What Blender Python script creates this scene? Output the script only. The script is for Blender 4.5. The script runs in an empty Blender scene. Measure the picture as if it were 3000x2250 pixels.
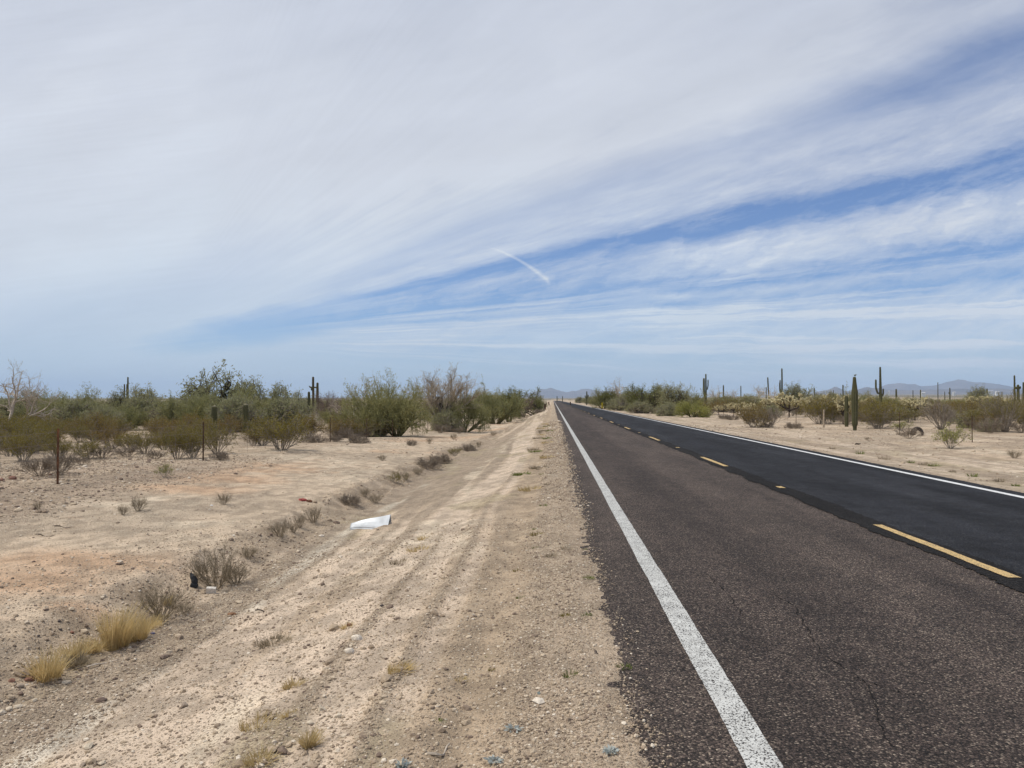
import bpy, math, random
import numpy as np
from mathutils import Matrix, Vector, Euler
R = math.radians
sc = bpy.context.scene
COL = sc.collection
rng = np.random.default_rng(11)

# ------------------------------------------------------------------ camera
F = 2254.0                      # focal length in pixels of the 3000 px wide photograph
CAM = np.array([0.0, 0.0, 1.7])
cam = bpy.data.cameras.new('camera'); cam_o = bpy.data.objects.new('camera', cam); COL.objects.link(cam_o)
cam.sensor_width = 36.0; cam.lens = 36.0 * F / 3000.0
cam.clip_start = 0.05; cam.clip_end = 90000
cam_o.location = CAM; cam_o.rotation_euler = (R(90 + 1.144), 0, R(3.047))
sc.camera = cam_o
CR = np.array(Euler((R(90 + 1.144), 0, R(3.047))).to_matrix())

# ------------------------------------------------------------------ noise
def _h(ix, iy, s):
    n = (ix.astype(np.int64) * 374761393 + iy.astype(np.int64) * 668265263 + s * 974634777) & 0xFFFFFFFF
    n = ((n ^ (n >> 13)) * 1274126177) & 0xFFFFFFFF
    n = ((n ^ (n >> 16)) * 2246822519) & 0xFFFFFFFF
    return ((n ^ (n >> 15)) & 0xFFFFFF) / float(0xFFFFFF)
def vnoise(x, y, s=0):
    x = np.asarray(x, float); y = np.asarray(y, float)
    ix = np.floor(x); iy = np.floor(y); fx = x - ix; fy = y - iy
    fx = fx * fx * fx * (fx * (fx * 6 - 15) + 10); fy = fy * fy * fy * (fy * (fy * 6 - 15) + 10)
    a = _h(ix, iy, s); b = _h(ix + 1, iy, s); c = _h(ix, iy + 1, s); d = _h(ix + 1, iy + 1, s)
    return (a + (b - a) * fx) * (1 - fy) + (c + (d - c) * fx) * fy
def fbm(x, y, o=4, s=0, g=.5):
    v = 0; a = 1.0; t = 0
    x = np.asarray(x, float); y = np.asarray(y, float)
    for k in range(o):
        v = v + a * vnoise(x * 2 ** k + 17.3 * k, y * 2 ** k - 9.1 * k, s + k); t += a; a *= g
    return v / t
def sst(a, b, x):
    t = np.clip((np.asarray(x, float) - a) / (b - a), 0, 1); return t * t * (3 - 2 * t)

# ------------------------------------------------------------------ terrain
LX = [-60, -30, -12, -9.7, -8, -6, -4.85, -4.42, -4.2, -3.85, -3.4, -3.0, -2, -1, -.3, .16, .38, .60, .8, 8.0, 8.4, 9.0, 10.5, 13, 19, 60]
LZ = [0, 0, 0, 0, -.08, -.17, -.22, -.26, -.38, -.50, -.52, -.46, -.27, -.10, -.035, .004, .003, -.022, -.06, -.06, -.03, -.09, -.20, -.25, -.25, -.25]
def macro(x, y):
    x = np.asarray(x, float); y = np.asarray(y, float)
    amp = sst(-1.5, -3.5, x) * sst(-8, -5, x)
    xw = x + amp * (.42 * (fbm(y * .45, y * 0 + 3.1, 3, 5) - .5) + .16 * (fbm(y * 2.3, x * .6, 2, 9) - .5))
    z = np.interp(xw, LX, LZ)
    drop = np.interp(y, [0, 15, 25, 35, 45, 65, 100, 400], [0, 0, .1, .27, .55, 1.0, 1.1, 1.15])
    z = z - drop * sst(-1.0, -6.5, x)
    z = z + .22 * (fbm(x * .11, y * .11, 3, 31) - .5) * np.maximum(sst(-4.6, -9, x), sst(10, 15, x))
    side = np.where(y > 1, x / np.maximum(y, 1), 0)
    z = z + np.maximum(0, y - 900) * (.002 + .0052 * sst(.12, .38, side))
    return z
def streak(x, y):
    """bands dragged along the road by wheels and grader: 0 stony .. 1 smooth"""
    xw = x + .34 * (fbm(y * .14, x * .1, 3, 191) - .5) + .05 * (fbm(y * 1.3, x * .5, 2, 192) - .5)
    f = .58 * fbm(xw * 1.5, y * .035, 2, 193) + .42 * fbm(xw * 4.6, y * .085, 2, 194)
    return sst(.40, .60, f)
def micro(x, y):
    x = np.asarray(x, float); y = np.asarray(y, float)
    dirt = np.maximum(sst(.72, .55, x), sst(8.35, 8.7, x))
    tr = sst(-.15, -.8, x) * sst(-4.2, -3.2, x)
    m = .066 * (fbm(x * 2.6 + .25 * fbm(y * .3, x * .2, 2, 3), y * .10, 3, 41) - .5) * tr
    m = m - .030 * (streak(x, y) - .5) * tr
    m = m + .034 * (fbm(x * 3.1, y * 2.4, 3, 51) - .5) * dirt * (1 - .55 * sst(-.2, .1, x))
    m = m + .016 * (fbm(x * 11, y * 9, 3, 61) - .5) * dirt
    m = m + .012 * (fbm(x * 24, y * 22, 2, 65) - .5) * sst(.3, .0, x)
    m = m - .02 * sst(.30, .0, np.abs(x + .47)) * dirt
    m = m + .06 * (fbm(x * .9, y * .8, 3, 71) - .5) * np.maximum(sst(-3.9, -4.6, x), sst(9, 11, x))
    m = m + .05 * (fbm(x * 5, y * 5, 2, 77) - .5) * sst(-3.5, -4.1, x) * sst(-5.2, -4.5, x)
    return m
def H(x, y): return macro(x, y) + micro(x, y)
def Hs(x, y): return float(H(np.array([x]), np.array([y]))[0])

def ray(px, py):
    d = CR @ np.array([(px - 1500) / F, -(py - 1125) / F, -1.0]); return d
def at(px, py):
    d = ray(px, py); z = -.2
    for _ in range(40):
        t = (z - CAM[2]) / d[2]; p = CAM + d * t
        z = .5 * z + .5 * Hs(p[0], p[1])
    return float(p[0]), float(p[1]), z
def atY(px, Y):
    d = ray(px, 1170); x = float(d[0] / d[1] * Y); return x, float(Y), Hs(x, Y)
def topz(px, py, Y):
    d = ray(px, py); return float(CAM[2] + d[2] / d[1] * Y)

# ------------------------------------------------------------------ mesh helpers
def mesh_np(name, verts, faces, mats=(), smooth=False, attrs=None):
    """faces: list of int arrays, each (n,k)"""
    me = bpy.data.meshes.new(name)
    verts = np.asarray(verts, np.float32).reshape(-1, 3)
    faces = [np.asarray(f, np.int32) for f in faces if len(f)]
    nl = sum(f.size for f in faces); nf = sum(len(f) for f in faces)
    me.vertices.add(len(verts)); me.vertices.foreach_set('co', verts.ravel())
    me.loops.add(nl); me.polygons.add(nf)
    me.loops.foreach_set('vertex_index', np.concatenate([f.ravel() for f in faces]))
    tot = np.concatenate([np.full(len(f), f.shape[1], np.int32) for f in faces])
    st = np.concatenate([[0], np.cumsum(tot)[:-1]]).astype(np.int32)
    me.polygons.foreach_set('loop_start', st)
    me.polygons.foreach_set('use_smooth', np.full(nf, smooth, bool))
    if attrs:
        for k, v in attrs.items():
            v = np.asarray(v, np.float32)
            if v.ndim == 2:
                a = me.attributes.new(k, 'FLOAT_COLOR', 'POINT')
                a.data.foreach_set('color', np.concatenate([v, np.ones((len(v), 1), np.float32)], 1).ravel())
            else:
                a = me.attributes.new(k, 'FLOAT', 'POINT'); a.data.foreach_set('value', v)
    me.update(calc_edges=True); me.validate()
    for m in mats: me.materials.append(m)
    return me
def obj(name, me, parent=None):
    o = bpy.data.objects.new(name, me); COL.objects.link(o)
    if parent is not None: o.parent = parent
    return o
def empty(name, loc=(0, 0, 0), rz=0.0):
    o = bpy.data.objects.new(name, None); COL.objects.link(o); o.location = loc; o.rotation_euler = (0, 0, rz)
    o.empty_display_size = .1
    return o
def tag(o, label=None, cat=None, group=None, kind=None):
    if label: o['label'] = label
    if cat: o['category'] = cat
    if group: o['group'] = group
    if kind: o['kind'] = kind
    return o

class MB:
    """collects pieces of geometry that become ONE mesh"""
    def __init__(s): s.v = []; s.f = {}; s.n = 0
    def add(s, v, *fs):
        v = np.asarray(v, float).reshape(-1, 3); s.v.append(v)
        for f in fs:
            f = np.asarray(f, int)
            if len(f): s.f.setdefault(f.shape[1], []).append(f + s.n)
        s.n += len(v)
    def box(s, c, size, rot=None):
        v = np.array([[x, y, z] for x in (-.5, .5) for y in (-.5, .5) for z in (-.5, .5)]) * np.array(size)
        if rot is not None: v = v @ np.asarray(rot).T
        s.add(v + np.array(c), [[0, 1, 3, 2], [4, 6, 7, 5], [0, 4, 5, 1], [2, 3, 7, 6], [0, 2, 6, 4], [1, 5, 7, 3]])
    def tubes(s, segs, sides=4):
        segs = np.asarray(segs, float)
        if not len(segs): return
        p0, p1, r0, r1 = segs[:, 0:3], segs[:, 3:6], segs[:, 6], segs[:, 7]
        d = p1 - p0; d = d / (np.linalg.norm(d, axis=1, keepdims=True) + 1e-9)
        a = np.where(np.abs(d[:, 2:3]) < .9, np.array([[0, 0, 1.]]), np.array([[1., 0, 0]]))
        u = np.cross(d, a); u /= np.linalg.norm(u, axis=1, keepdims=True) + 1e-9; w = np.cross(d, u)
        k = np.arange(sides) * 2 * math.pi / sides
        ring = u[:, None, :] * np.cos(k)[None, :, None] + w[:, None, :] * np.sin(k)[None, :, None]
        A = p0[:, None, :] + ring * r0[:, None, None]; B = p1[:, None, :] + ring * r1[:, None, None]
        v = np.concatenate([A, B], 1).reshape(-1, 3)
        base = np.arange(len(segs))[:, None, None] * 2 * sides
        i = np.arange(sides); j = (i + 1) % sides
        q = np.stack([i, j, j + sides, i + sides], 1)[None]
        s.add(v, (base + q).reshape(-1, 4))
    def path(s, pts, rad, sides=8, ribs=0, ribd=0.0, cap=True):
        """tube along points with radius per point; ribs fold the section like a cactus"""
        pts = np.asarray(pts, float); n = len(pts); rad = np.broadcast_to(np.asarray(rad, float), (n,))
        t = np.gradient(pts, axis=0); t /= np.linalg.norm(t, axis=1, keepdims=True) + 1e-9
        m = ribs * 2 if ribs else sides
        k = np.arange(m) * 2 * math.pi / m
        fold = np.where(np.arange(m) % 2 == 0, 1.0, 1.0 - ribd) if ribs else np.ones(m)
        u = np.cross(t[0], [0.0, 1.0, .02]); u /= np.linalg.norm(u)
        rings = []
        for q in range(n):
            u = u - t[q] * (u @ t[q]); u /= np.linalg.norm(u) + 1e-9
            w = np.cross(t[q], u)
            rings.append(pts[q] + (np.outer(np.cos(k) * fold, u) + np.outer(np.sin(k) * fold, w)) * rad[q])
        v = np.concatenate(rings); i = np.arange(m); j = (i + 1) % m
        q = np.concatenate([np.stack([i, j, j + m, i + m], 1) + m * r for r in range(n - 1)])
        s.add(v, q, *( [np.array([np.arange(m)[::-1]]), np.array([np.arange(m) + m * (n - 1)])] if cap else []))
    def leaves(s, pos, dirs, length, width, rg):
        """one narrow two-triangle leaf (folded diamond) per position"""
        n = len(pos)
        if not n: return
        pos = np.asarray(pos); d = np.asarray(dirs); d = d / (np.linalg.norm(d, axis=1, keepdims=True) + 1e-9)
        r = rg.normal(size=(n, 3)); u = np.cross(d, r); u /= np.linalg.norm(u, axis=1, keepdims=True) + 1e-9
        L = length * rg.uniform(.6, 1.4, (n, 1)); W = width * rg.uniform(.6, 1.4, (n, 1))
        v = np.stack([pos, pos + d * L * .5 + u * W * .5, pos + d * L, pos + d * L * .5 - u * W * .5], 1).reshape(-1, 3)
        b = np.arange(n)[:, None] * 4
        s.add(v, b + np.array([[0, 1, 2, 3]]))
    def mesh(s, name, mat, smooth=False):
        v = np.concatenate(s.v)
        return mesh_np(name, v, [np.concatenate(f) for f in s.f.values()], [mat] if mat else [], smooth)
    def build(s, name, mat, parent=None, smooth=False): return obj(name, s.mesh(name, mat, smooth), parent)

# ------------------------------------------------------------------ node helpers
class S:
    """socket wrapper with arithmetic"""
    def __init__(s, nt, sk): s.nt = nt; s.k = sk
    def _m(s, op, b=None, c=None, clamp=False):
        n = s.nt.nodes.new('ShaderNodeMath'); n.operation = op; n.use_clamp = clamp
        for i, q in enumerate((s, b, c)):
            if q is None: continue
            if isinstance(q, S): s.nt.links.new(q.k, n.inputs[i])
            else: n.inputs[i].default_value = q
        return S(s.nt, n.outputs[0])
    def __add__(s, b): return s._m('ADD', b)
    def __radd__(s, b): return s._m('ADD', b)
    def __sub__(s, b): return s._m('SUBTRACT', b)
    def __rsub__(s, b): return s._m('MULTIPLY', -1)._m('ADD', b)
    def __mul__(s, b): return s._m('MULTIPLY', b)
    def __rmul__(s, b): return s._m('MULTIPLY', b)
    def __truediv__(s, b): return s._m('DIVIDE', b)
    def max(s, b): return s._m('MAXIMUM', b)
    def min(s, b): return s._m('MINIMUM', b)
    def abs(s): return s._m('ABSOLUTE')
    def clamp(s): return s._m('ADD', 0.0, clamp=True)
    def smooth(s, a, b, lo=0.0, hi=1.0):
        n = s.nt.nodes.new('ShaderNodeMapRange'); n.interpolation_type = 'SMOOTHSTEP'
        s.nt.links.new(s.k, n.inputs['Value'])
        if a > b: a, b, lo, hi = b, a, hi, lo
        n.inputs['From Min'].default_value = a; n.inputs['From Max'].default_value = b
        n.inputs['To Min'].default_value = lo; n.inputs['To Max'].default_value = hi
        return S(s.nt, n.outputs['Result'])
class NT:
    def __init__(s, nt): s.nt = nt; nt.nodes.clear()
    def node(s, t, **kw):
        n = s.nt.nodes.new(t)
        for k, v in kw.items(): setattr(n, k, v)
        return n
    def link(s, a, b):
        a = a.k if isinstance(a, S) else a; s.nt.links.new(a, b)
    def set(s, inp, v):
        if isinstance(v, S): s.nt.links.new(v.k, inp)
        elif hasattr(v, 'is_linked'): s.nt.links.new(v, inp)
        else:
            if isinstance(v, (tuple, list)) and len(v) == 3 and inp.type == 'RGBA': v = (*v, 1)
            inp.default_value = v
    def pos(s): return s.node('ShaderNodeNewGeometry').outputs['Position']
    def sep(s, v):
        n = s.node('ShaderNodeSeparateXYZ'); s.link(v, n.inputs[0]); return [S(s.nt, o) for o in n.outputs]
    def comb(s, x=0.0, y=0.0, z=0.0):
        n = s.node('ShaderNodeCombineXYZ')
        for i, q in enumerate((x, y, z)): s.set(n.inputs[i], q)
        return n.outputs[0]
    def noise(s, vec, scale=1.0, detail=4, rough=.55, dist=0.0):
        n = s.node('ShaderNodeTexNoise'); s.set(n.inputs['Vector'], vec)
        n.inputs['Scale'].default_value = scale; n.inputs['Detail'].default_value = detail
        n.inputs['Roughness'].default_value = rough; n.inputs['Distortion'].default_value = dist
        return S(s.nt, n.outputs['Fac'])
    def voro(s, vec, scale, feature='F1', rand=1.0):
        n = s.node('ShaderNodeTexVoronoi', feature=feature); s.set(n.inputs['Vector'], vec)
        n.inputs['Scale'].default_value = scale; n.inputs['Randomness'].default_value = rand
        return n
    def ramp(s, fac, stops, interp='LINEAR'):
        n = s.node('ShaderNodeValToRGB'); s.set(n.inputs[0], fac); r = n.color_ramp; r.interpolation = interp
        while len(r.elements) < len(stops): r.elements.new(.5)
        for e, (p, c) in zip(r.elements, stops):
            e.position = p; e.color = (c, c, c, 1) if isinstance(c, (int, float)) else (*c, 1)
        return n.outputs['Color']
    def mix(s, fac, a, b, blend='MIX'):
        n = s.node('ShaderNodeMix', data_type='RGBA', blend_type=blend)
        s.set(n.inputs['Factor'], fac); s.set(n.inputs['A'], a) if False else None
        s.set(n.inputs[6], a); s.set(n.inputs[7], b)
        return n.outputs[2]
    def bump(s, h, strength=.5, dist=.01, normal=None):
        n = s.node('ShaderNodeBump'); n.inputs['Strength'].default_value = strength; n.inputs['Distance'].default_value = dist
        s.set(n.inputs['Height'], h)
        if normal is not None: s.link(normal, n.inputs['Normal'])
        return n.outputs[0]
def material(name):
    m = bpy.data.materials.new(name); m.use_nodes = True; return m, NT(m.node_tree)
def out_principled(t, color, rough=.8, normal=None, spec=.3, metal=0.0):
    b = t.node('ShaderNodeBsdfPrincipled'); t.set(b.inputs['Base Color'], color); t.set(b.inputs['Roughness'], rough)
    b.inputs['Specular IOR Level'].default_value = spec; b.inputs['Metallic'].default_value = metal
    if normal is not None: t.link(normal, b.inputs['Normal'])
    o = t.node('ShaderNodeOutputMaterial'); t.link(b.outputs[0], o.inputs['Surface'])
    return b
def mat_simple(name, c, var=.25, scale=8.0, rough=.85, bump=.3, bscale=40.0, spec=.25, metal=0.0, c2=None):
    m, t = material(name); p = t.pos()
    n = t.noise(p, scale, 5, .6); f = n.smooth(.3, .7)
    c2 = c2 or tuple(x * (1 - var) for x in c); c1 = tuple(min(1, x * (1 + var * .6)) for x in c)
    col = t.mix(f, c2, c1)
    out_principled(t, col, rough, t.bump(t.noise(p, bscale, 4, .6), bump, .004), spec, metal)
    return m
def mat_leaf(name, c, c2, trans=.3, var=.45):
    """two leaf tones shared out leaf by leaf and plant by plant, thin and a little translucent"""
    m, t = material(name)
    g = t.node('ShaderNodeNewGeometry'); oi = t.node('ShaderNodeObjectInfo')
    tc = t.node('ShaderNodeTexCoord')
    f = (S(t.nt, g.outputs['Random Per Island']) * .55 + S(t.nt, oi.outputs['Random']) * .35 + t.noise(tc.outputs['Object'], 1.6, 2) * .5 - .2).clamp()
    col = t.mix(f, c, c2)
    hv = t.node('ShaderNodeHueSaturation'); t.set(hv.inputs['Color'], col)
    t.set(hv.inputs['Value'], S(t.nt, g.outputs['Random Per Island']) * var + (1 - var * .5))
    d = t.node('ShaderNodeBsdfDiffuse'); t.link(hv.outputs[0], d.inputs[0])
    tr = t.node('ShaderNodeBsdfTranslucent'); t.link(hv.outputs[0], tr.inputs[0])
    mx = t.node('ShaderNodeMixShader'); mx.inputs[0].default_value = trans
    t.link(d.outputs[0], mx.inputs[1]); t.link(tr.outputs[0], mx.inputs[2])
    o = t.node('ShaderNodeOutputMaterial'); t.link(mx.outputs[0], o.inputs['Surface'])
    return m
HAZE = 5.2e-5; SKY_TINT = (.70, .83, 1.08); SKY_K = .1; SUN_E = 3.25; EXPO = 0.0
# ------------------------------------------------------------------ ground
def geo(a, b, s0, g):
    o = [a]; s = s0; sg = 1 if b > a else -1
    while (b - o[-1]) * sg > 0: o.append(o[-1] + sg * s); s *= g
    o[-1] = b; return o
xs = sorted(set(np.round(np.concatenate([np.arange(-9, .62, .036), np.arange(.7, 8.3, .55), np.arange(8.3, 21, .13),
     geo(21, 30000, .15, 1.12), geo(-9.04, -30000, .04, 1.09)]), 4)))
ys = sorted(set(np.round(np.concatenate([geo(2.0, -30000, .08, 1.25), np.arange(2.03, 9, .032),
     geo(9.0, 75, .034, 1.0052), geo(75.6, 30000, .6, 1.06)]), 4)))
XX, YY = np.meshgrid(np.array(xs), np.array(ys)); gx = XX.ravel(); gy = YY.ravel()
gz = H(gx, gy)
nx, ny = len(xs), len(ys)
i = np.arange(nx * ny).reshape(ny, nx)
gf = np.stack([i[:-1, :-1].ravel(), i[:-1, 1:].ravel(), i[1:, 1:].ravel(), i[1:, :-1].ravel()], 1)
def lerp(a, b, t): return a + (np.asarray(b) - a) * np.asarray(t)[:, None]
A = np.array([.460, .360, .262]); B = np.array([.575, .488, .372]); C = np.array([.315, .252, .188]); RD = np.array([.475, .310, .195]); BR = np.array([.350, .270, .188])
def gravelly(x, y):
    """0..1 how stony the soil is"""
    st = fbm(x * 2.2 + .5 * fbm(y * .25, x * .3, 2, 3), y * .16, 4, 101)
    sh = sst(.47, .60, st) * .9
    sh = np.maximum(sh, .35 * sst(.45, .7, fbm(x * 1.2, y * 1.1, 3, 107)))
    sk = streak(x, y); sh = np.clip(sh * (1 - .8 * sst(.5, .9, sk)) + .75 * sst(.5, .1, sk), 0, 1)
    sh = sh * (1 - .85 * sst(.36, .15, np.abs(x + .5)))
    band = sst(-.42, -.08, x) * sst(1.2, .8, x)
    terr = .75 * sst(.50, .66, fbm(x * .5, y * .35, 4, 111)) + .25 * sst(-7.2, -8.6, x)
    g = np.where(x > -4.1, np.maximum(sh, band), terr)
    return np.where(x > 8, np.maximum(.9 * sst(10.0, 8.6, x), .8 * sst(.44, .6, fbm(x * .5, y * .4, 3, 112))), g)
def soil(x, y):
    n1 = fbm(x * .55, y * .45, 4, 121); n2 = fbm(x * 2.3, y * 2.0, 3, 131); n3 = fbm(x * .22, y * .2, 3, 141)
    c = lerp(np.tile(A, (len(x), 1)), B, .75 * sst(.42, .68, n1) * sst(.3, .6, n2))
    g = gravelly(x, y)
    c = lerp(c, C, .62 * g)
    t = sst(-3.95, -4.4, x) * sst(-9.3, -8, x)
    c = lerp(c, B, .25 * t)
    c = lerp(c, RD, .65 * t * sst(.52, .66, n3 * .7 + n2 * .3))
    for (px, py, rx, ry) in ((210, 1640, 1.6, .9), (60, 1700, 1.2, .8), (560, 1432, 1.8, 1.2), (250, 1800, .5, .35), (650, 1400, 2.2, 1.4)):
        q = at(px, py); d = np.hypot((x - q[0]) / rx, (y - q[1]) / ry) + .5 * (n2 - .5)
        c = lerp(c, RD, .75 * sst(1.0, .2, d))
    tr = np.maximum(sst(-.1, -.7, x) * sst(-4.3, -3.5, x), .8 * sst(9.0, 9.8, x) * sst(17, 13, x))
    sk = streak(x, y); lt = sst(.55, .92, sk); dk = sst(.45, .08, sk)
    c = lerp(c, np.array([.555, .455, .358]), .62 * lt * tr); c = lerp(c, C * 1.0, .72 * dk * tr)
    c = lerp(c, np.array([.30, .255, .15]), .5 * tr * sst(.60, .72, fbm(x * 1.3, y * .5, 3, 195)))        # trampled dry litter
    # pale caliche streaks at the ditch bottom and on the slope
    s1 = sst(.20, .04, np.abs(x + 3.30 + .35 * (fbm(y * .5, x * 0, 2, 151) - .5))) * sst(.40, .58, fbm(x * 2, y * .7, 3, 152))
    c = lerp(c, np.array([.64, .575, .47]), .85 * s1 * sst(30, 12, y))
    s2 = sst(.30, .04, np.abs(x + 2.05 + .5 * (fbm(y * .3, x * 0, 2, 153) - .5))) * sst(.45, .6, fbm(x * 1.5, y * .45, 3, 154))
    c = lerp(c, B * 1.06, .75 * s2)
    c = lerp(c, BR, .8 * sst(.42, .15, np.abs(x + .50 + .12 * (fbm(y * .8, x, 2, 155) - .5))))
    led = sst(-3.7, -4.0, x) * sst(-4.75, -4.4, x)
    c = lerp(c, BR * .92, .65 * led * sst(.3, .55, n2))
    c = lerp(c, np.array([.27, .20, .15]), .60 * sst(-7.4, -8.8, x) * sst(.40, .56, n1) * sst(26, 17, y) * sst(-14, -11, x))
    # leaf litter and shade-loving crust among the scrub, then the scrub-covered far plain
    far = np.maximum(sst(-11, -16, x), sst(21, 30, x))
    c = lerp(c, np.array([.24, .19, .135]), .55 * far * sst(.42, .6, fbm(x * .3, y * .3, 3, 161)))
    ff = sst(700, 2500, np.hypot(x, y))
    c = lerp(c, lerp(np.tile(np.array([.10, .095, .055]), (len(x), 1)), np.array([.26, .21, .15]), sst(.55, .68, fbm(x * .003, y * .0012, 3, 171))), ff)
    n4 = fbm(x * 5.5, y * 4.2, 3, 185)
    c = c * (.80 + .40 * sst(.30, .70, n4))[:, None] * (1 + .10 * tr * (.5 - sst(.3, .7, fbm(x * 1.1, y * .7, 3, 187))))[:, None]
    return c * (0.93 + .14 * fbm(x * 14, y * 14, 2, 181))[:, None]
mg, t = material('desert soil')
pp = t.pos()
at_c = t.node('ShaderNodeAttribute', attribute_name='soil').outputs['Color']
at_g = S(t.nt, t.node('ShaderNodeAttribute', attribute_name='stony').outputs['Fac'])
v1 = t.voro(pp, 46); v2 = t.voro(pp, 105)
r1 = t.sep(v1.outputs['Color'])[0]; r2 = t.sep(v2.outputs['Color'])[0]
d1 = S(t.nt, v1.outputs['Distance']); d2 = S(t.nt, v2.outputs['Distance'])
fine = t.noise(pp, 240, 3, .7)
peb1 = (r1 - .62 + at_g * .34).smooth(.0, .08) * d1.smooth(.55, .38)      # a pebble in some of the cells
peb2 = (r2 - .55 + at_g * .35).smooth(.0, .08) * d2.smooth(.55, .40)
pc1 = t.ramp(t.sep(v1.outputs['Color'])[1], [(0, (.15, .11, .085)), (.35, (.29, .225, .165)), (.7, (.46, .37, .27)), (1, (.68, .60, .48))])
pc2 = t.ramp(t.sep(v2.outputs['Color'])[1], [(0, (.13, .10, .078)), (.4, (.30, .235, .17)), (.8, (.48, .39, .28)), (1, (.64, .56, .45))])
base = t.mix((fine - .5) * 1.0 + .5, t.mix(1.0, at_c, (.74, .73, .72), 'MULTIPLY'), t.mix(1.0, at_c, (1.2, 1.2, 1.2), 'MULTIPLY'))
base = t.mix(peb2 * .62, base, pc2); base = t.mix(peb1 * .7, base, pc1)
hgt = peb1 * (1.0 - d1) * 1.0 + peb2 * (1.0 - d2) * .55 + fine * .28 + t.noise(pp, 34, 4, .6) * .9
out_principled(t, base, .95, t.bump(hgt, .8, .016), .12)
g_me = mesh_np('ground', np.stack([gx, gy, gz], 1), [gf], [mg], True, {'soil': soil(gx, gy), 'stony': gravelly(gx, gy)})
ground = tag(obj('ground', g_me), 'pale tan desert soil, stony and rutted beside the road', None, None, 'structure')

# ------------------------------------------------------------------ road
def strip(x0, x1, y0, y1, z, n=1, jag0=0.0, jag1=0.0, seed=0, skirt=0.0, step=None, ends=0.0):
    """a sheet along the road with ragged long edges"""
    if y1 - y0 > 60:
        yy = np.array(sorted(set(np.concatenate([np.arange(y0, min(40, y1), .04), geo(min(40, y1), y1, .05, 1.03)]))))
    else:
        yy = np.linspace(y0, y1, max(2, int((y1 - y0) / (step or .02))))
    a = x0 + jag0 * (2.2 * (fbm(yy * 1.1, yy * 0, 3, seed) - .5) + 1.2 * (fbm(yy * 11, yy * 0, 3, seed + 5) - .5))
    b = x1 + jag1 * (2.2 * (fbm(yy * 1.1, yy * 0 + 4, 3, seed + 9) - .5) + 1.2 * (fbm(yy * 11, yy * 0 + 4, 3, seed + 7) - .5))
    cols = [a + (b - a) * k / n for k in range(n + 1)]
    zz = [np.full_like(yy, z)] * (n + 1)
    if skirt:
        cols = [a - .02] + cols + [b + .02]; zz = [np.full_like(yy, z - skirt)] + zz + [np.full_like(yy, z - skirt)]
    yc = [yy.copy() for _ in cols]
    if ends:
        for k in range(len(cols)):
            yc[k][0] += ends * rng.uniform(-1, 1); yc[k][-1] += ends * rng.uniform(-1, 1)
    m = len(yy); w = len(cols)
    v = np.stack([np.stack(cols, 1), np.stack(yc, 1), np.stack(zz, 1)], 2).reshape(-1, 3)
    q = np.arange(m * w).reshape(m, w)
    return v, np.stack([q[:-1, :-1].ravel(), q[:-1, 1:].ravel(), q[1:, 1:].ravel(), q[1:, :-1].ravel()], 1)
def asphalt(name, stops, tint_lo, tint_hi, rough, bump, scale, streak=.25, spec=.3):
    m, t = material(name); p = t.pos(); x, y, z = t.sep(p)
    v = t.voro(p, scale); r = t.sep(v.outputs['Color']); d = S(t.nt, v.outputs['Distance'])
    col = t.ramp(r[0], stops)
    col = t.mix(d.smooth(.42, .75) * .75, col, (.012, .011, .011))
    blot = t.noise(t.comb(x * 1.3, y * .22, 0.0), 1.0, 5, .6); mott = t.noise(p, 2.6, 5, .62)
    col = t.mix(1.0, col, t.mix((blot * .55 + mott * .45).smooth(.34, .66), tint_lo, tint_hi), 'MULTIPLY')
    wp = t.noise(t.comb(x * .85, y * .015, 9.0), 1.0, 3, .55).smooth(.40, .62)
    col = t.mix(1.0, col, t.mix(wp, (.80, .79, .79), (1.13, 1.12, 1.10)), 'MULTIPLY')
    seam = t.noise(t.comb(x * 7, y * .10, 3.0), 1.0, 3, .6).smooth(.60, .74) * streak
    col = t.mix(seam, col, (.02, .019, .019))
    out_principled(t, col, rough, t.bump((1.0 - d) + t.noise(p, scale * 3, 2) * .3, bump, .006), spec)
    return m
m_chip = asphalt('weathered chip seal', [(0, (.022, .020, .019)), (.35, (.060, .050, .046)), (.62, (.105, .084, .076)), (.84, (.15, .122, .108)), (.95, (.25, .215, .18)), (1, (.42, .37, .31))],
                 (.58, .555, .54), (1.04, .975, .925), .92, .75, 92, .25, .2)
m_dark = asphalt('newer dark asphalt', [(0, (.011, .0118, .014)), (.5, (.022, .0235, .028)), (.85, (.042, .044, .050)), (1, (.10, .096, .088))],
                 (.50, .50, .50), (1.25, 1.28, 1.36), .85, .5, 105, .6, .12)
m_seam = asphalt('black seam', [(0, (.007, .007, .007)), (.6, (.014, .0135, .0135)), (1, (.045, .04, .036))], (.7, .7, .7), (1.2, 1.2, 1.2), .9, .8, 80, .2, .1)
def paint(name, c, c2, wear, pit):
    m, t = material(name); p = t.pos()
    v = t.voro(p, 92); d = S(t.nt, v.outputs['Distance']); r = t.sep(v.outputs['Color'])[0]
    n = t.noise(p, 38, 4, .65); big = t.noise(p, 3.0, 4, .6)
    w = (n * .55 + d * .5 + big * .25 - wear).smooth(-.03, .05)
    col = t.mix(t.noise(p, 9, 4, .6).smooth(.3, .7), c2, c)
    col = t.mix(r * .35, col, tuple(q * .72 for q in c))
    col = t.mix(w, col, pit)
    out_principled(t, col, .75, t.bump((1.0 - d) - w * .6, .55, .005), .3)
    return m
m_white = paint('worn white line paint', (.58, .585, .56), (.45, .45, .43), .72, (.05, .045, .042))
m_white2 = paint('fresh white line paint', (.70, .71, .71), (.60, .61, .62), .84, (.06, .06, .06))
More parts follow.
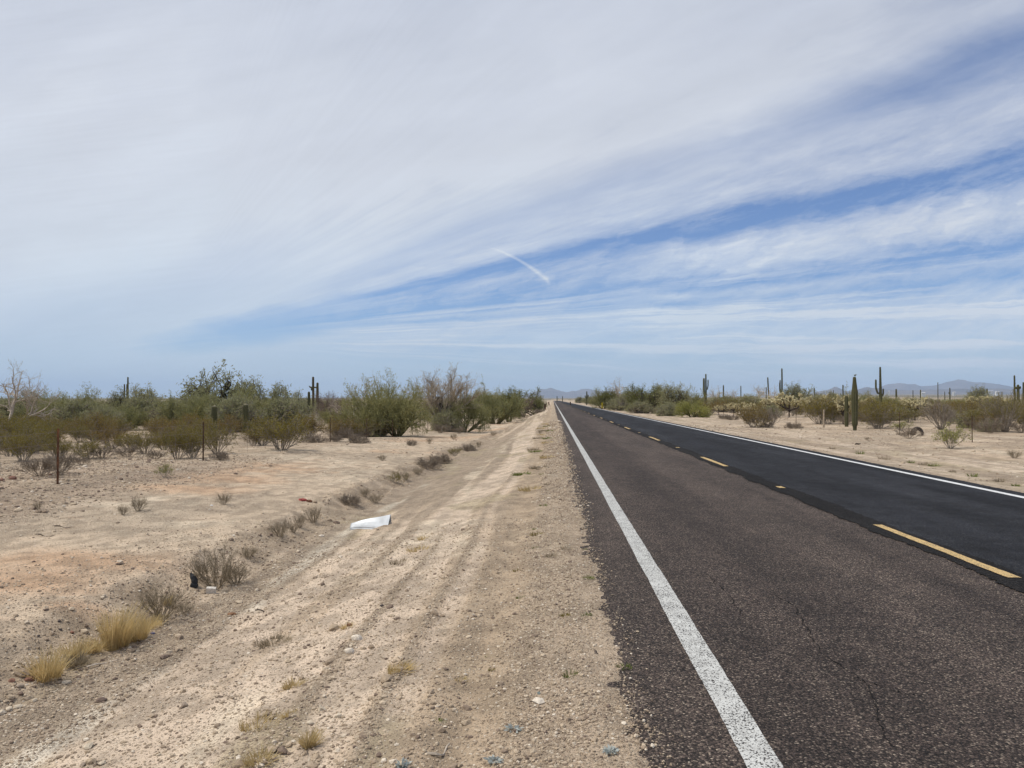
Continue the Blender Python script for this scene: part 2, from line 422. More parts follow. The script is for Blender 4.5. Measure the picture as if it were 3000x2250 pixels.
m_yel = paint('worn yellow line paint', (.60, .42, .18), (.50, .36, .17), .74, (.10, .075, .05))
RY0, RY1 = -60, 1000
v, f = strip(.30, 8.55, RY0, RY1, 0.0, 6, .03, .04, 201, .03)
road = tag(obj('road', mesh_np('road', v, [f], [m_chip])), 'straight two lane desert road, brown near lane and black far lane', None, None, 'structure')
v, f = strip(4.36, 8.50, RY0, RY1, .005, 3, .02, .03, 211)
obj('dark_lane', mesh_np('dark_lane', v, [f], [m_dark]), road)
v, f = strip(4.12, 4.52, RY0, RY1, .009, 1, .07, .06, 221)
obj('seam_strip', mesh_np('seam_strip', v, [f], [m_seam]), road)
v, f = strip(.892, 1.062, RY0, RY1, .004, 1, .0055, .0055, 231)
tag(obj('edge_line', mesh_np('edge_line', v, [f], [m_white]), road), 'worn white edge line on the brown lane')
v, f = strip(8.03, 8.18, RY0, RY1, .010, 1, .006, .006, 241)
tag(obj('edge_line', mesh_np('edge_line', v, [f], [m_white2]), road), 'clean white edge line on the black lane')
for k in range(-2, 42):
    y = 7.55 + 12.19 * k
    v, f = strip(4.30, 4.425, y, y + 3.10, .014, 3, .010, .010, 300 + k, 0, .03, .025)
    obj('centre_dash', mesh_np('centre_dash', v, [f], [m_yel]), road)
for k in range(0, 14):
    y = 14.95 + 12.19 * k + (.0 if k == 0 else rng.uniform(-.1, .1))
    v, f = strip(4.31, 4.43, y, y + .30, .014, 3, .014, .014, 400 + k, 0, .03, .03)
    tag(obj('centre_mark', mesh_np('centre_mark', v, [f], [m_yel]), road), 'short yellow paint patch midway between two dashes')
# tar-dark cracks wandering down the brown lane
for pts in (((2270, 1765), (2330, 1800), (2360, 1860), (2430, 1960), (2520, 2020), (2580, 2120), (2610, 2230)),
            ((2070, 1700), (2140, 1770), (2180, 1830)), ((2480, 2010), (2610, 2050), (2700, 2075))):
    P = np.array([at(*q)[:2] for q in pts]); s = np.linspace(0, len(P) - 1, 160)
    cx = np.interp(s, range(len(P)), P[:, 0]) + .09 * (fbm(s * 4.3, s * 0, 5, 501, .6) - .5); cy = np.interp(s, range(len(P)), P[:, 1]) + .07 * (fbm(s * 4.1, s * 0 + 9, 5, 502, .6) - .5)
    w = .0012 + .011 * fbm(s * 9, s * 0, 3, 503) ** 3
    v = np.stack([np.stack([cx - w, cy, w * 0 + .004], 1), np.stack([cx + w, cy, w * 0 + .004], 1)], 1).reshape(-1, 3)
    q = np.arange(len(s) - 1) * 2
    obj('crack', mesh_np('crack', v, [np.stack([q, q + 1, q + 3, q + 2], 1)], [m_seam]), road)

# ------------------------------------------------------------------ loose stones
ICO_V = []; ph = (1 + 5 ** .5) / 2
for a, b in ((1, ph), (-1, ph), (1, -ph), (-1, -ph)): ICO_V += [[0, a, b], [a, b, 0], [b, 0, a]]
ICO_V = np.array(ICO_V, float); ICO_V /= np.linalg.norm(ICO_V[0])
from itertools import combinations
def hull_faces(V):
    F_ = []
    for a, b, c in combinations(range(len(V)), 3):
        n = np.cross(V[b] - V[a], V[c] - V[a]); s = (V - V[a]) @ n
        if (s < 1e-6).all(): F_.append((a, b, c))
        elif (s > -1e-6).all(): F_.append((a, c, b))
    return np.array(F_)
ICO_F = hull_faces(ICO_V)
def subdiv(V, Fc):
    V = list(map(tuple, V)); d = {}; out = []
    def mid(a, b):
        k = (min(a, b), max(a, b))
        if k not in d:
            m = np.array(V[a]) + np.array(V[b]); V.append(tuple(m / np.linalg.norm(m))); d[k] = len(V) - 1
        return d[k]
    for a, b, c in Fc:
        x, y, z = mid(a, b), mid(b, c), mid(c, a); out += [(a, x, z), (x, b, y), (z, y, c), (x, y, z)]
    return np.array(V), np.array(out)
ICO1_V, ICO1_F = subdiv(ICO_V, ICO_F)
ICO2_V, ICO2_F = subdiv(ICO1_V, ICO1_F)
def rock_shape(rg, V, flat=.65, rough=.28, cuts=5):
    V = V.copy()
    for _ in range(cuts):                                  # a few broken facets
        n = rg.normal(size=3); n /= np.linalg.norm(n); h = rg.uniform(.55, .85)
        s = V @ n; V = V - np.outer(np.maximum(0, s - h), n)
    V = V * (1 + rough * (rg.random((len(V), 1)) - .5) * .5)
    return V * np.array([rg.uniform(.8, 1.25), rg.uniform(.7, 1.0), flat * rg.uniform(.75, 1.2)])
def mat_stone(name, stops):
    m, t = material(name); g = t.node('ShaderNodeNewGeometry'); p = t.pos()
    col = t.ramp(S(t.nt, g.outputs['Random Per Island']), stops)
    n = t.noise(p, 60, 4, .65)
    col = t.mix(1.0, col, t.mix(n.smooth(.3, .7), (.72, .71, .70), (1.15, 1.14, 1.13)), 'MULTIPLY')
    out_principled(t, col, .9, t.bump(n, .5, .006), .2)
    return m
m_grav = mat_stone('mixed gravel', [(0, (.17, .125, .10)), (.2, (.29, .225, .165)), (.6, (.42, .335, .24)), (.88, (.52, .43, .32)), (1, (.68, .61, .51))])
def scatter(n, x0, x1, y0, y1, size, dens, proto_v, proto_f, seed, minpx=.5):
    rg = np.random.default_rng(seed)
    x = rg.uniform(x0, x1, n); y = y0 * (y1 / y0) ** rg.random(n)
    keep = rg.random(n) < dens(x, y); x = x[keep]; y = y[keep]; n = len(x)
    s = size * np.exp(rg.normal(0, .45, n)) * np.maximum(1, y * minpx / 770 / size)
    P = [rock_shape(rg, proto_v) for _ in range(12)]
    k = rg.integers(0, 12, n); a = rg.uniform(0, 6.283, n)
    V = np.array(P)[k] * s[:, None, None]
    ca, sa = np.cos(a)[:, None], np.sin(a)[:, None]
    VX = V[:, :, 0] * ca - V[:, :, 1] * sa; VY = V[:, :, 0] * sa + V[:, :, 1] * ca
    z = H(x, y) + s * .12
    z = np.where((x > .38) & (x < 8.5), np.maximum(z, .0 + s * .3), z)
    v = np.stack([VX + x[:, None], VY + y[:, None], V[:, :, 2] + z[:, None]], 2).reshape(-1, 3)
    f = (proto_f[None] + (np.arange(n) * len(proto_v))[:, None, None]).reshape(-1, 3)
    return v, f
gv = []; gfx = []; off = 0
def band_d(x, y): return np.clip(.10 + .9 * gravelly(x, y), 0, 1)
def edge_d(x, y): return sst(-.45, -.1, x) * sst(.60, .36, x) * (.35 + .65 * sst(.35, .6, fbm(x * 3, y * 1.2, 3, 198)))
def lane_d(x, y): return .75 * sst(.70, .36, x) * sst(.25, .4, x) * sst(.35, .6, fbm(x * 4, y * 1.5, 3, 199))
def fine_d(x, y): return np.clip(.38 + .62 * gravelly(x, y), 0, 1) * sst(.3, .1, x)
for args in ((75000, -5.4, .2, 2.0, 11, .0065, fine_d, ICO_V, ICO_F, 1), (17000, -6, -.3, 2.2, 12, .0105, fine_d, ICO_V, ICO_F, 2),
             (42000, -.5, .62, 1.8, 60, .0062, edge_d, ICO_V, ICO_F, 3), (130, -7, -.8, 2.2, 10, .026, band_d, ICO1_V, ICO1_F, 4),
             (7000, .3, .65, 1.8, 60, .0052, lane_d, ICO_V, ICO_F, 12), (700, -6, -.5, 2.2, 12, .018, band_d, ICO1_V, ICO1_F, 13),
             (9000, -14, -4.2, 4, 45, .010, lambda x, y: .2 + .5 * gravelly(x, y), ICO_V, ICO_F, 5), (14000, -15, -7.4, 8.5, 24, .017, lambda x, y: sst(-7.4, -8.7, x) * .9, ICO_V, ICO_F, 6),
             (9000, 8.5, 26, 10, 60, .015, lambda x, y: .2 + .6 * gravelly(x, y), ICO_V, ICO_F, 7), (300, 9.5, 30, 14, 60, .035, lambda x, y: .6 + 0 * x, ICO1_V, ICO1_F, 8),
             (2500, -4.6, -3.7, 2.5, 30, .014, lambda x, y: .8 + 0 * x, ICO_V, ICO_F, 9)):
    a, b = scatter(*args); gv.append(a); gfx.append(b + off); off += len(a)
tag(obj('gravel', mesh_np('gravel', np.concatenate(gv), [np.concatenate(gfx)], [m_grav])), 'loose tan and grey gravel strewn over the shoulder and verge', 'gravel', None, 'stuff')
m_pale = mat_simple('pale limestone', (.55, .47, .36), .25, 14, .9, .6, 60)
m_red = mat_simple('red brown rock', (.24, .125, .088), .3, 12, .9, .6, 50)
m_blk = mat_simple('dark volcanic rock', (.075, .062, .06), .3, 14, .85, .6, 60)
m_grey = mat_simple('grey brown rock', (.33, .265, .205), .25, 12, .9, .6, 50)
def rock(px, py, wpx, mat, label, seed, flat=.6, group=None):
    rg = np.random.default_rng(seed); x, y, z = at(px, py); r = wpx * y / F / 2
    b = MB(); V = rock_shape(rg, ICO2_V, flat, .22, 9) * r; b.add(V, ICO2_F)
    o = b.build('rock', mat); o.location = (x, y, z + r * flat * .30); o.rotation_euler = (0, 0, rg.uniform(0, 6))
    return tag(o, label, 'rock', group)
for a in ((87, 1992, 34, m_red, 'flat red brown rock at the foot of the shaggy golden grass tuft', 1, .45),
          (36, 1996, 26, m_red, 'small red brown rock at the picture edge, beside the flat red one', 2, .5),
          (60, 2010, 26, m_grey, 'tan brown rock just below the two red rocks', 3, .5),
          (196, 2000, 30, m_pale, 'cream coloured flat rock right of the shaggy golden tuft', 4, .4),
          (28, 2082, 30, m_pale, 'pale cream rock, middle one of the three cream rocks near the corner', 5, .75),
          (5, 2092, 26, m_pale, 'large cream rock cut by the picture edge', 6, .9),
          (54, 2075, 24, m_pale, 'cream rock, inner one of the three near the corner', 7, .7),
          (103, 2054, 20, m_pale, 'small cream stone uphill of the three cream rocks', 8, .6),
          (541, 2070, 24, m_grey, 'rounded grey tan rock alone on the stony slope', 9, .8),
          (449, 2086, 15, m_pale, 'small white angular stone left of the rounded grey rock', 10, .7),
          (258, 2188, 38, m_pale, 'long pale rock lying across the slope by the white streak', 11, .55),
          (300, 2238, 30, m_pale, 'pale rock at the bottom edge, right of its grey twin', 12, .5),
          (244, 2242, 26, m_grey, 'grey tan rock at the bottom edge, left of the pale one', 13, .6),
          (464, 2214, 14, m_pale, 'small whitish stone standing on the lower slope', 14, .8),
          (941, 2080, 30, m_pale, 'blocky pale rock above a second pale rock on the shoulder', 15, .7),
          (991, 2100, 28, m_pale, 'blocky pale rock, lower of the two on the shoulder', 16, .75),
          (910, 2120, 26, m_pale, 'crumbled pale rock left of the two blocky ones', 17, .5),
          (173, 1820, 12, m_blk, 'black stone on the terrace, uppermost of three left of the golden grass', 18, .8),
          (177, 1846, 13, m_blk, 'black stone on the terrace, middle of three left of the golden grass', 19, .7),
          (211, 1854, 14, m_red, 'dark red stone nearest the tall golden grass clump', 20, .7),
          (112, 1864, 11, m_blk, 'tiny black stone, lowest of the terrace stones', 21, .7),
          (1120, 1775, 16, m_blk, 'lone black lump on the smooth dirt slope', 22, .6),
          (1579, 2033, 14, mat_simple('blue grey stone', (.20, .235, .225), .2), 'rounded blue grey stone in the gravel by the road edge', 23, .7),
          (1640, 2056, 9, m_pale, 'pale round pebble in the roadside gravel, below the blue grey stone', 24, .8),
          (36, 1404, 24, m_red, 'dark red boulder by the fence behind the rust orange post', 25, .6),
          (4, 1408, 20, m_red, 'dark red boulder at the picture edge by the fence', 26, .6),
          (147, 1392, 14, m_red, 'small red boulder against the grey dead bush', 27, .6),
          (1142, 1535, 15, m_pale, 'yellowish stone at the open end of the white metal sheet', 28, .8),
          (1107, 1552, 13, m_grey, 'tan stone under the near edge of the white metal sheet', 29, .6),
          (2466, 1272, 9, m_pale, 'white stone across the road below the dark fence posts', 30, .6),
          (2858, 1330, 10, m_pale, 'pale stone across the road beside the yellow green bush', 31, .6)):
    rock(*a)
# ------------------------------------------------------------------ plants: materials
m_creo = mat_leaf('creosote leaf', (0.236, 0.189, 0.044), (0.169, 0.149, 0.042), .25)
m_creo2 = mat_leaf('creosote leaf brown', (0.247, 0.171, 0.050), (0.178, 0.138, 0.044), .25)
m_palo = mat_leaf('palo verde leaf', (0.338, 0.310, 0.140), (0.237, 0.243, 0.114), .3)
m_brit = mat_leaf('bright green leaf', (0.351, 0.332, 0.109), (0.256, 0.266, 0.091), .3)
m_mesq = mat_leaf('mesquite leaf', (0.354, 0.337, 0.189), (0.247, 0.251, 0.137), .3)
m_dkgr = mat_leaf('dark mesquite leaf', (0.184, 0.191, 0.069), (0.136, 0.140, 0.049), .25)
m_misl = mat_leaf('mistletoe leaf', (0.042, 0.039, 0.022), (0.028, 0.028, 0.017), .1)
m_twig = mat_leaf('dry twig', (0.405, 0.338, 0.244), (0.285, 0.238, 0.178), .1)
m_dead = mat_leaf('dead grey twig', (0.272, 0.226, 0.175), (0.197, 0.160, 0.124), .1)
m_purp = mat_leaf('purple brown twig', (0.258, 0.195, 0.157), (0.188, 0.156, 0.132), .1)
m_gold = mat_leaf('golden dry grass', (.64, .50, .255), (.48, .365, .18), .35)
m_straw = mat_leaf('bleached straw', (.58, .46, .24), (.44, .34, .18), .35)
m_drygr = mat_leaf('grey dry grass', (.34, .28, .19), (.24, .20, .145), .3)
m_weed = mat_leaf('green weed', (0.184, 0.209, 0.061), (0.132, 0.160, 0.050), .3)
m_pale_leaf = mat_leaf('blue grey weed', (.50, .53, .50), (.40, .43, .41), .3)
m_bark = mat_simple('dark bark', (.085, .066, .050), .4, 9, .9)
m_greybark = mat_simple('grey bark', (.26, .225, .185), .35, 9, .9)
m_palebark = mat_simple('bleached bark', (.44, .38, .31), .3, 9, .9)
m_grbark = mat_simple('green bark', (.145, .135, .060), .35, 9, .9)

# ------------------------------------------------------------------ plants: growth
def nrm(v): return v / (math.sqrt(v @ v) + 1e-9)
def grow(rg, segs, tips, p, d, L, r, lev, P):
    n = P['seg'][lev]; top = lev == len(P['len']) - 1
    pts = [p]; ds = []
    rr = np.linspace(r, r * P.get('tip', .55), n + 1)
    for i in range(n):
        d = nrm(d + rg.normal(size=3) * P['wob'][lev] + np.array([0, 0, P['up'][lev]])); q = p + d * L / n
        segs.append((*p, *q, rr[i], rr[i + 1])); p = q; pts.append(p); ds.append(d)
    if top: tips.append((np.array(pts), ds)); return
    k = P['kids'][lev]; k = int(rg.integers(max(1, int(k * .75)), int(k * 1.25) + 1))
    for c in range(k):
        f = P['from'][lev] + (1 - P['from'][lev]) * (c + rg.random()) / k; x = f * n; i = min(n - 1, int(x))
        q = pts[i] + (pts[i + 1] - pts[i]) * (x - i)
        a = nrm(np.cross(ds[i], rg.normal(size=3)))
        sp = P['spread'][lev] * rg.uniform(.7, 1.3)
        nd = nrm(ds[i] * math.cos(sp) + a * math.sin(sp))
        grow(rg, segs, tips, q, nd, P['len'][lev + 1] * rg.uniform(.65, 1.25) * (1.15 - .4 * f), max(P['rmin'], rr[i] * P['rk'][lev]), lev + 1, P)
def plant(seed, P):
    """returns (wood builder, leaf builder): wood up to the twigs, foliage as leaf sized faces"""
    rg = np.random.default_rng(seed); segs = []; tips = []
    for b in range(P['n0']):
        a = 6.283 * (b + rg.random() * .8) / P['n0']; ln = P['lean'] * rg.uniform(.35, 1.25)
        d = nrm(np.array([math.cos(a) * math.sin(ln), math.sin(a) * math.sin(ln), math.cos(ln)]))
        r0 = P.get('base', .0) * rg.random() ** .5
        grow(rg, segs, tips, np.array([math.cos(a) * r0, math.sin(a) * r0, -.03]), d, P['len'][0] * rg.uniform(.75, 1.2), P['r'], 0, P)
    wood = MB(); S_ = np.array(segs); thick = S_[:, 6] > P.get('thick', .012)
    if thick.any(): wood.tubes(S_[thick], 5)
    fol = MB()
    thin = S_[~thick]
    if len(thin): (fol if P.get('twig_in_crown', False) else wood).tubes(thin, 3)
    pos = []; dr = []
    m = P['leaf_n']
    for pts, ds in tips:
        if m <= 0: break
        t = rg.random(m) ** P.get('tip_bias', .8) * (len(pts) - 1); i = np.minimum(t.astype(int), len(pts) - 2)
        q = pts[i] + (pts[i + 1] - pts[i]) * (t - i)[:, None] + rg.normal(size=(m, 3)) * P['jit']
        pos.append(q); dr.append(np.array(ds)[i] * P.get('align', .8) + rg.normal(size=(m, 3)) * .6)
    if pos:
        pos = np.concatenate(pos); dr = np.concatenate(dr); ok = pos[:, 2] > .02
        fol.leaves(pos[ok], dr[ok], P['leaf'][0], P['leaf'][1], rg)
    return wood, fol
PALO = dict(n0=9, lean=.86, base=.25, len=[1.5, 1.2, .8, .55], r=.075, rmin=.006, seg=[4, 4, 3, 3], wob=[.14, .18, .2, .2], up=[.03, .06, .05, .0],
            kids=[5, 5, 5], spread=[.65, .6, .6], rk=[.6, .55, .5], leaf_n=13, leaf=(.13, .026), jit=.06, thick=.02, align=.9, twig_in_crown=True)
PALO['from'] = [.10, .1, .15]
MESQ = dict(n0=4, lean=.72, base=.15, len=[1.7, 1.4, .9, .5], r=.12, rmin=.007, seg=[5, 4, 3, 3], wob=[.22, .28, .3, .25], up=[.04, .06, .03, -.03],
            kids=[6, 6, 5], spread=[.85, .75, .7], rk=[.62, .55, .5], leaf_n=14, leaf=(.15, .038), jit=.09, thick=.02, align=.5, twig_in_crown=False)
MESQ['from'] = [.25, .2, .2]
BARE = dict(n0=2, lean=.45, base=.1, len=[1.5, 1.5, 1.0, .6], r=.10, rmin=.007, seg=[5, 5, 4, 4], wob=[.22, .25, .28, .25], up=[.05, .08, .04, .0],
            kids=[5, 5, 5], spread=[.75, .65, .6], rk=[.62, .55, .5], leaf_n=5, leaf=(.22, .011), jit=.03, thick=.0, align=1.2)
BARE['from'] = [.45, .3, .25]
TWIGGY = dict(n0=5, lean=.42, base=.2, len=[2.0, 1.5, 1.0, .6], r=.08, rmin=.007, seg=[4, 4, 3, 3], wob=[.14, .18, .2, .2], up=[.10, .10, .08, .04],
              kids=[6, 5, 5], spread=[.5, .5, .5], rk=[.6, .55, .5], leaf_n=8, leaf=(.20, .016), jit=.05, thick=.02, align=1.2, twig_in_crown=True)
TWIGGY['from'] = [.3, .25, .2]
CREO = dict(n0=16, lean=.74, base=.16, len=[1.0, .62, .34], r=.014, rmin=.004, seg=[4, 3, 3], wob=[.10, .16, .2], up=[.05, .08, .08],
            kids=[6, 5], spread=[.5, .55], rk=[.6, .55], leaf_n=12, leaf=(.055, .024), jit=.035, thick=.0, align=.6)
CREO['from'] = [.20, .15]
CREO_L = dict(CREO, n0=18, lean=.8, leaf_n=12, leaf=(.06, .024))
BURS = dict(n0=34, lean=1.15, base=.12, len=[.34, .22, .12], r=.006, rmin=.003, seg=[3, 3, 2], wob=[.2, .25, .25], up=[.05, .06, .05],
            kids=[5, 4], spread=[.6, .6], rk=[.6, .6], leaf_n=4, leaf=(.05, .012), jit=.015, thick=.0, align=.8)
BURS['from'] = [.3, .2]
DRY = dict(n0=26, lean=.75, base=.10, len=[.50, .30, .18], r=.006, rmin=.0025, seg=[4, 3, 3], wob=[.12, .18, .2], up=[.05, .06, .05],
           kids=[5, 3], spread=[.42, .42], rk=[.6, .6], leaf_n=7, leaf=(.035, .007), jit=.012, thick=.0, align=1.0)
DRY['from'] = [.25, .2]
OCO = dict(n0=26, lean=.52, base=.10, len=[1.6, .7, .3], r=.016, rmin=.006, seg=[5, 3, 2], wob=[.07, .12, .15], up=[.03, .06, .05],
           kids=[4, 4], spread=[.38, .4], rk=[.6, .6], leaf_n=8, leaf=(.06, .016), jit=.03, thick=.0, align=1.0)
OCO['from'] = [.3, .2]
SPARSE = dict(n0=11, lean=.75, base=.05, len=[.62, .36, .2], r=.010, rmin=.004, seg=[4, 3, 2], wob=[.14, .2, .2], up=[.06, .06, .05],
              kids=[5, 4], spread=[.6, .6], rk=[.6, .55], leaf_n=9, leaf=(.042, .022), jit=.025, thick=.0, align=.5)
SPARSE['from'] = [.3, .2]

PROTO = {}
def proto(kind, variants, P, wood_mat, leaf_mat, wname, lname, wood_as_leaf=False):
    out = []
    for k in range(variants):
        w, l = plant(hash_seed(kind) + k, P)
        V = np.concatenate(l.v if l.n else w.v)
        hx = np.percentile(V[:, 2], 98.0 if kind in ('bare', 'twiggy', 'mesq_open') else 99.0); wd = np.percentile(np.abs(V[:, :2]), 95) * 2
        parts = []
        if w.n: parts.append((wname, w.mesh(wname, wood_mat)))
        if l.n: parts.append((lname, l.mesh(lname, leaf_mat)))
        out.append((parts, hx, wd))
    PROTO[kind] = out
def hash_seed(s): return sum(ord(c) * (i + 1) * 7 for i, c in enumerate(s))
proto('palo', 4, PALO, m_grbark, m_palo, 'trunk', 'crown')
proto('palo_bright', 2, dict(PALO, n0=8, len=[1.1, .9, .7, .5], leaf_n=12), m_grbark, m_brit, 'trunk', 'crown')
proto('mesq', 4, MESQ, m_bark, m_mesq, 'trunk', 'crown')
proto('mesq_dark', 2, dict(MESQ, leaf_n=14), m_bark, m_dkgr, 'trunk', 'crown')
proto('mesq_open', 2, dict(MESQ, n0=3, kids=[6, 5, 5], leaf_n=16), m_bark, m_mesq, 'trunk', 'crown')
proto('mesq_low', 3, dict(MESQ, n0=7, lean=.95, len=[1.2, 1.0, .7, .45], leaf_n=9), m_greybark, m_mesq, 'trunk', 'crown')
proto('bare', 3, BARE, m_palebark, m_twig, 'trunk', 'crown')
proto('twiggy', 2, TWIGGY, m_greybark, m_twig, 'trunk', 'crown')
proto('purple', 2, dict(TWIGGY, n0=6, lean=.8, leaf_n=9), m_bark, m_purp, 'trunk', 'crown')
proto('creo', 5, CREO, m_greybark, m_creo, 'stems', 'foliage')
proto('creo_brown', 4, CREO_L, m_greybark, m_creo2, 'stems', 'foliage')
proto('bursage', 4, BURS, m_dead, m_dead, 'stems', 'foliage')
proto('dry', 5, DRY, m_drygr, m_drygr, 'stems', 'foliage')
proto('dead', 3, dict(OCO, n0=22, lean=.9, len=[.8, .5, .3], r=.009), m_dead, m_dead, 'stems', 'crown')
proto('oco', 3, OCO, m_greybark, m_dead, 'stems', 'crown')
proto('oco_green', 2, dict(OCO, leaf_n=14), m_greybark, m_creo, 'stems', 'foliage')
proto('sparse', 3, SPARSE, m_greybark, m_brit, 'stems', 'foliage')
proto('sparse_olive', 2, SPARSE, m_greybark, m_creo, 'stems', 'foliage')

KIND_NAME = dict(palo='palo_verde_tree', palo_bright='palo_verde_shrub', mesq='mesquite_tree', mesq_dark='mesquite_tree', mesq_open='mesquite_tree', mesq_low='mesquite_shrub',
                 bare='bare_tree', twiggy='twiggy_tree', purple='bare_shrub', creo='creosote_bush', creo_brown='creosote_bush', bursage='bursage_shrub', dry='dry_shrub',
                 dead='dead_bush', oco='twiggy_shrub', oco_green='creosote_bush', sparse='leafy_shrub', sparse_olive='leafy_shrub')
def put(kind, x, y, h, w, label, group=None, var=None, rz=None, sink=.0):
    v = PROTO[kind]; k = int(rng.integers(len(v))) if var is None else var % len(v)
    parts, hx, wd = v[k]
    nm = KIND_NAME[kind]
    r = empty(nm, (x, y, Hs(x, y) - sink), rng.uniform(0, 6.283) if rz is None else rz)
    sz = h / hx; sx = sz if w is None else min(max(w / wd, .82 * sz), 1.35 * sz)
    r.scale = (sx, sx, sz)
    for pn, me in parts: obj(pn, me, r)
    tag(r, label, 'tree' if 'tree' in nm else 'bush', group)
    return r
def tree(kind, px, top, Y, wpx, label, group=None, var=None, rz=None):
    x, y, z = atY(px, Y); h = topz(px, top, Y) - z; w = None if not wpx else wpx * Y / F
    return put(kind, x, y, max(h, .4), w, label, group, var, rz)
def bush(kind, px, base, top, wpx, label, group=None, var=None, rz=None):
    x, y, z = at(px, base); h = topz(px, top, y) - z; w = None if not wpx else wpx * y / F
    return put(kind, x, y, max(h, .12), w, label, group, var, rz)
def clumps(root, offs, mat):
    """dark mistletoe balls hanging in a tree: (dx, dz, radius) in metres around the tree's base"""
    inv = root.scale
    for dx, dz, r in offs:
        rg = np.random.default_rng(int(abs(dx * 977 + dz * 131) * 10)); n = int(900 * r / .4)
        d = rg.normal(size=(n, 3)); d /= np.linalg.norm(d, axis=1, keepdims=True)
        pos = d * r * (rg.random((n, 1)) ** .5) * np.array([1, 1, 1.15]) * (1 + .25 * np.sin(d[:, :1] * 5 + 3 * d[:, 2:3]))
        b = MB(); b.leaves(pos, d + rg.normal(size=(n, 3)) * .5 - np.array([0, 0, .5]), .14, .05, rg)
        b.tubes([(0, 0, -r, 0, 0, r, .03, .02)], 4)
        o = b.build('mistletoe_clump', mat, root)
        o.rotation_euler = (0, 0, -root.rotation_euler.z); o.scale = (1 / inv[0], 1 / inv[1], 1 / inv[2])
        c, s_ = math.cos(-root.rotation_euler.z), math.sin(-root.rotation_euler.z)
        o.location = (dx * c / inv[0], dx * s_ / inv[1], dz / inv[2])

LF = 'trees beyond the fence with the rusty posts'
tree('palo', 128, 1160, 62, 90, 'yellow green palo verde just inside the bare pale tree at the picture edge', LF)
tree('mesq', 95, 1146, 70, 110, 'grey green mesquite standing behind the bare pale tree', LF)
tree('mesq', 20, 1160, 66, 110, 'grey green mesquite cut by the picture edge behind the bare tree', LF)
t0 = tree('bare', 42, 1078, 50, 150, 'bare bleached tree with forked pale trunk and leafless crown', None, 1)
tree('palo', 215, 1141, 62, 150, 'broad rounded yellow green palo verde left of the three stem saguaro', LF, 0)
tree('palo', 172, 1150, 66, 90, 'yellow green palo verde leaning against the broad rounded one', LF, 1)
tree('mesq', 325, 1144, 72, 95, 'grey green mesquite directly left of the three stem saguaro', LF)
tree('mesq_low', 300, 1195, 58, 120, 'low grey green mesquite shrub in front of the three stem saguaro', LF)
tree('mesq_open', 398, 1136, 88, 66, 'dark leafy mesquite hiding the foot of the three stem saguaro', LF)
tree('mesq', 465, 1164, 95, 85, 'low flat mesquite between the three stem saguaro and the mistletoe tree', LF)
tree('mesq', 515, 1170, 90, 70, 'small mesquite in the dip left of the rounded palo verde', LF)
tree('purple', 475, 1195, 75, 110, 'purple brown leafless thicket shrub below the dip in the treeline', LF)
tree('palo', 570, 1148, 60, 105, 'rounded olive palo verde left of the mistletoe tree', LF, 2)
mt = tree('mesq_open', 672, 1096, 75, 110, 'tall mesquite with black mistletoe clumps rising above the treeline', None, 0)
clumps(mt, [(-.28, 3.9, .30), (.10, 3.3, .27), (-.10, 4.25, .22), (-.55, 3.1, .24)], m_misl)
tree('palo', 715, 1138, 63, 170, 'large feathery yellow green palo verde beside the tall mistletoe tree', LF, 3)
tree('mesq_open', 747, 1115, 82, 62, 'mesquite whose leafy top shows above the feathery palo verde', LF)
tree('mesq', 835, 1130, 82, 118, 'grey green mesquite left of the saguaro pair', LF, 0)
tree('mesq_low', 835, 1190, 66, 110, 'blue green low shrub in front of the mesquite by the saguaro pair', LF)
tree('purple', 975, 1150, 76, 100, 'purple brown leafless shrub tree right of the saguaro pair', LF)
tree('purple', 1005, 1160, 68, 90, 'dark brown leafless thicket between saguaro pair and large palo verde', LF)
tree('bare', 940, 1200, 60, 40, 'small bare sapling with dark trunk below the saguaro pair', LF)
tree('bare', 1050, 1108, 62, 120, 'leafless tree whose thin branches show left of the large palo verde', LF)
tree('palo', 1110, 1106, 51, 190, 'largest yellow green palo verde, foliage down to the ground', LF, 0)
tree('palo', 1165, 1130, 50, 130, 'dark shaded palo verde joined to the right of the largest one', LF, 1)
tree('palo', 1060, 1170, 49, 120, 'low palo verde joined to the left foot of the largest one', LF, 2)
tg = tree('twiggy', 1290, 1092, 64, 190, 'tall grey twiggy tree with black mistletoe beside the roadside palo verdes', None, 0)
clumps(tg, [(-.10, 2.5, .28), (-.02, 2.05, .26), (.75, 1.75, .22)], m_misl)
tree('bare', 1330, 1100, 66, 90, 'bare branches leaning out of the tall grey twiggy tree', LF)
tree('palo', 1362, 1158, 64, 150, 'low rounded palo verde right of the tall grey twiggy tree', LF, 3)
tree('mesq_low', 1310, 1205, 62, 90, 'shaded shrub at the foot of the grey twiggy tree', LF)
tree('mesq', 1400, 1145, 110, 70, 'pale mesquite seen between the two thin saguaros', LF)
tree('palo', 1452, 1140, 92, 115, 'dense green palo verde nearest the road verge', LF, 2)
tree('mesq_dark', 1490, 1146, 100, 70, 'dark green mesquite behind the dense roadside palo verde', LF)
tree('mesq_dark', 1527, 1140, 130, 60, 'dark green mesquite where the treeline drops towards the mountains', LF)
tree('purple', 1535, 1168, 118, 60, 'brown shrub at the foot of the last dark green mesquite', LF)
tree('mesq_low', 1570, 1162, 190, 60, 'small green shrub at the far end of the treeline', LF)

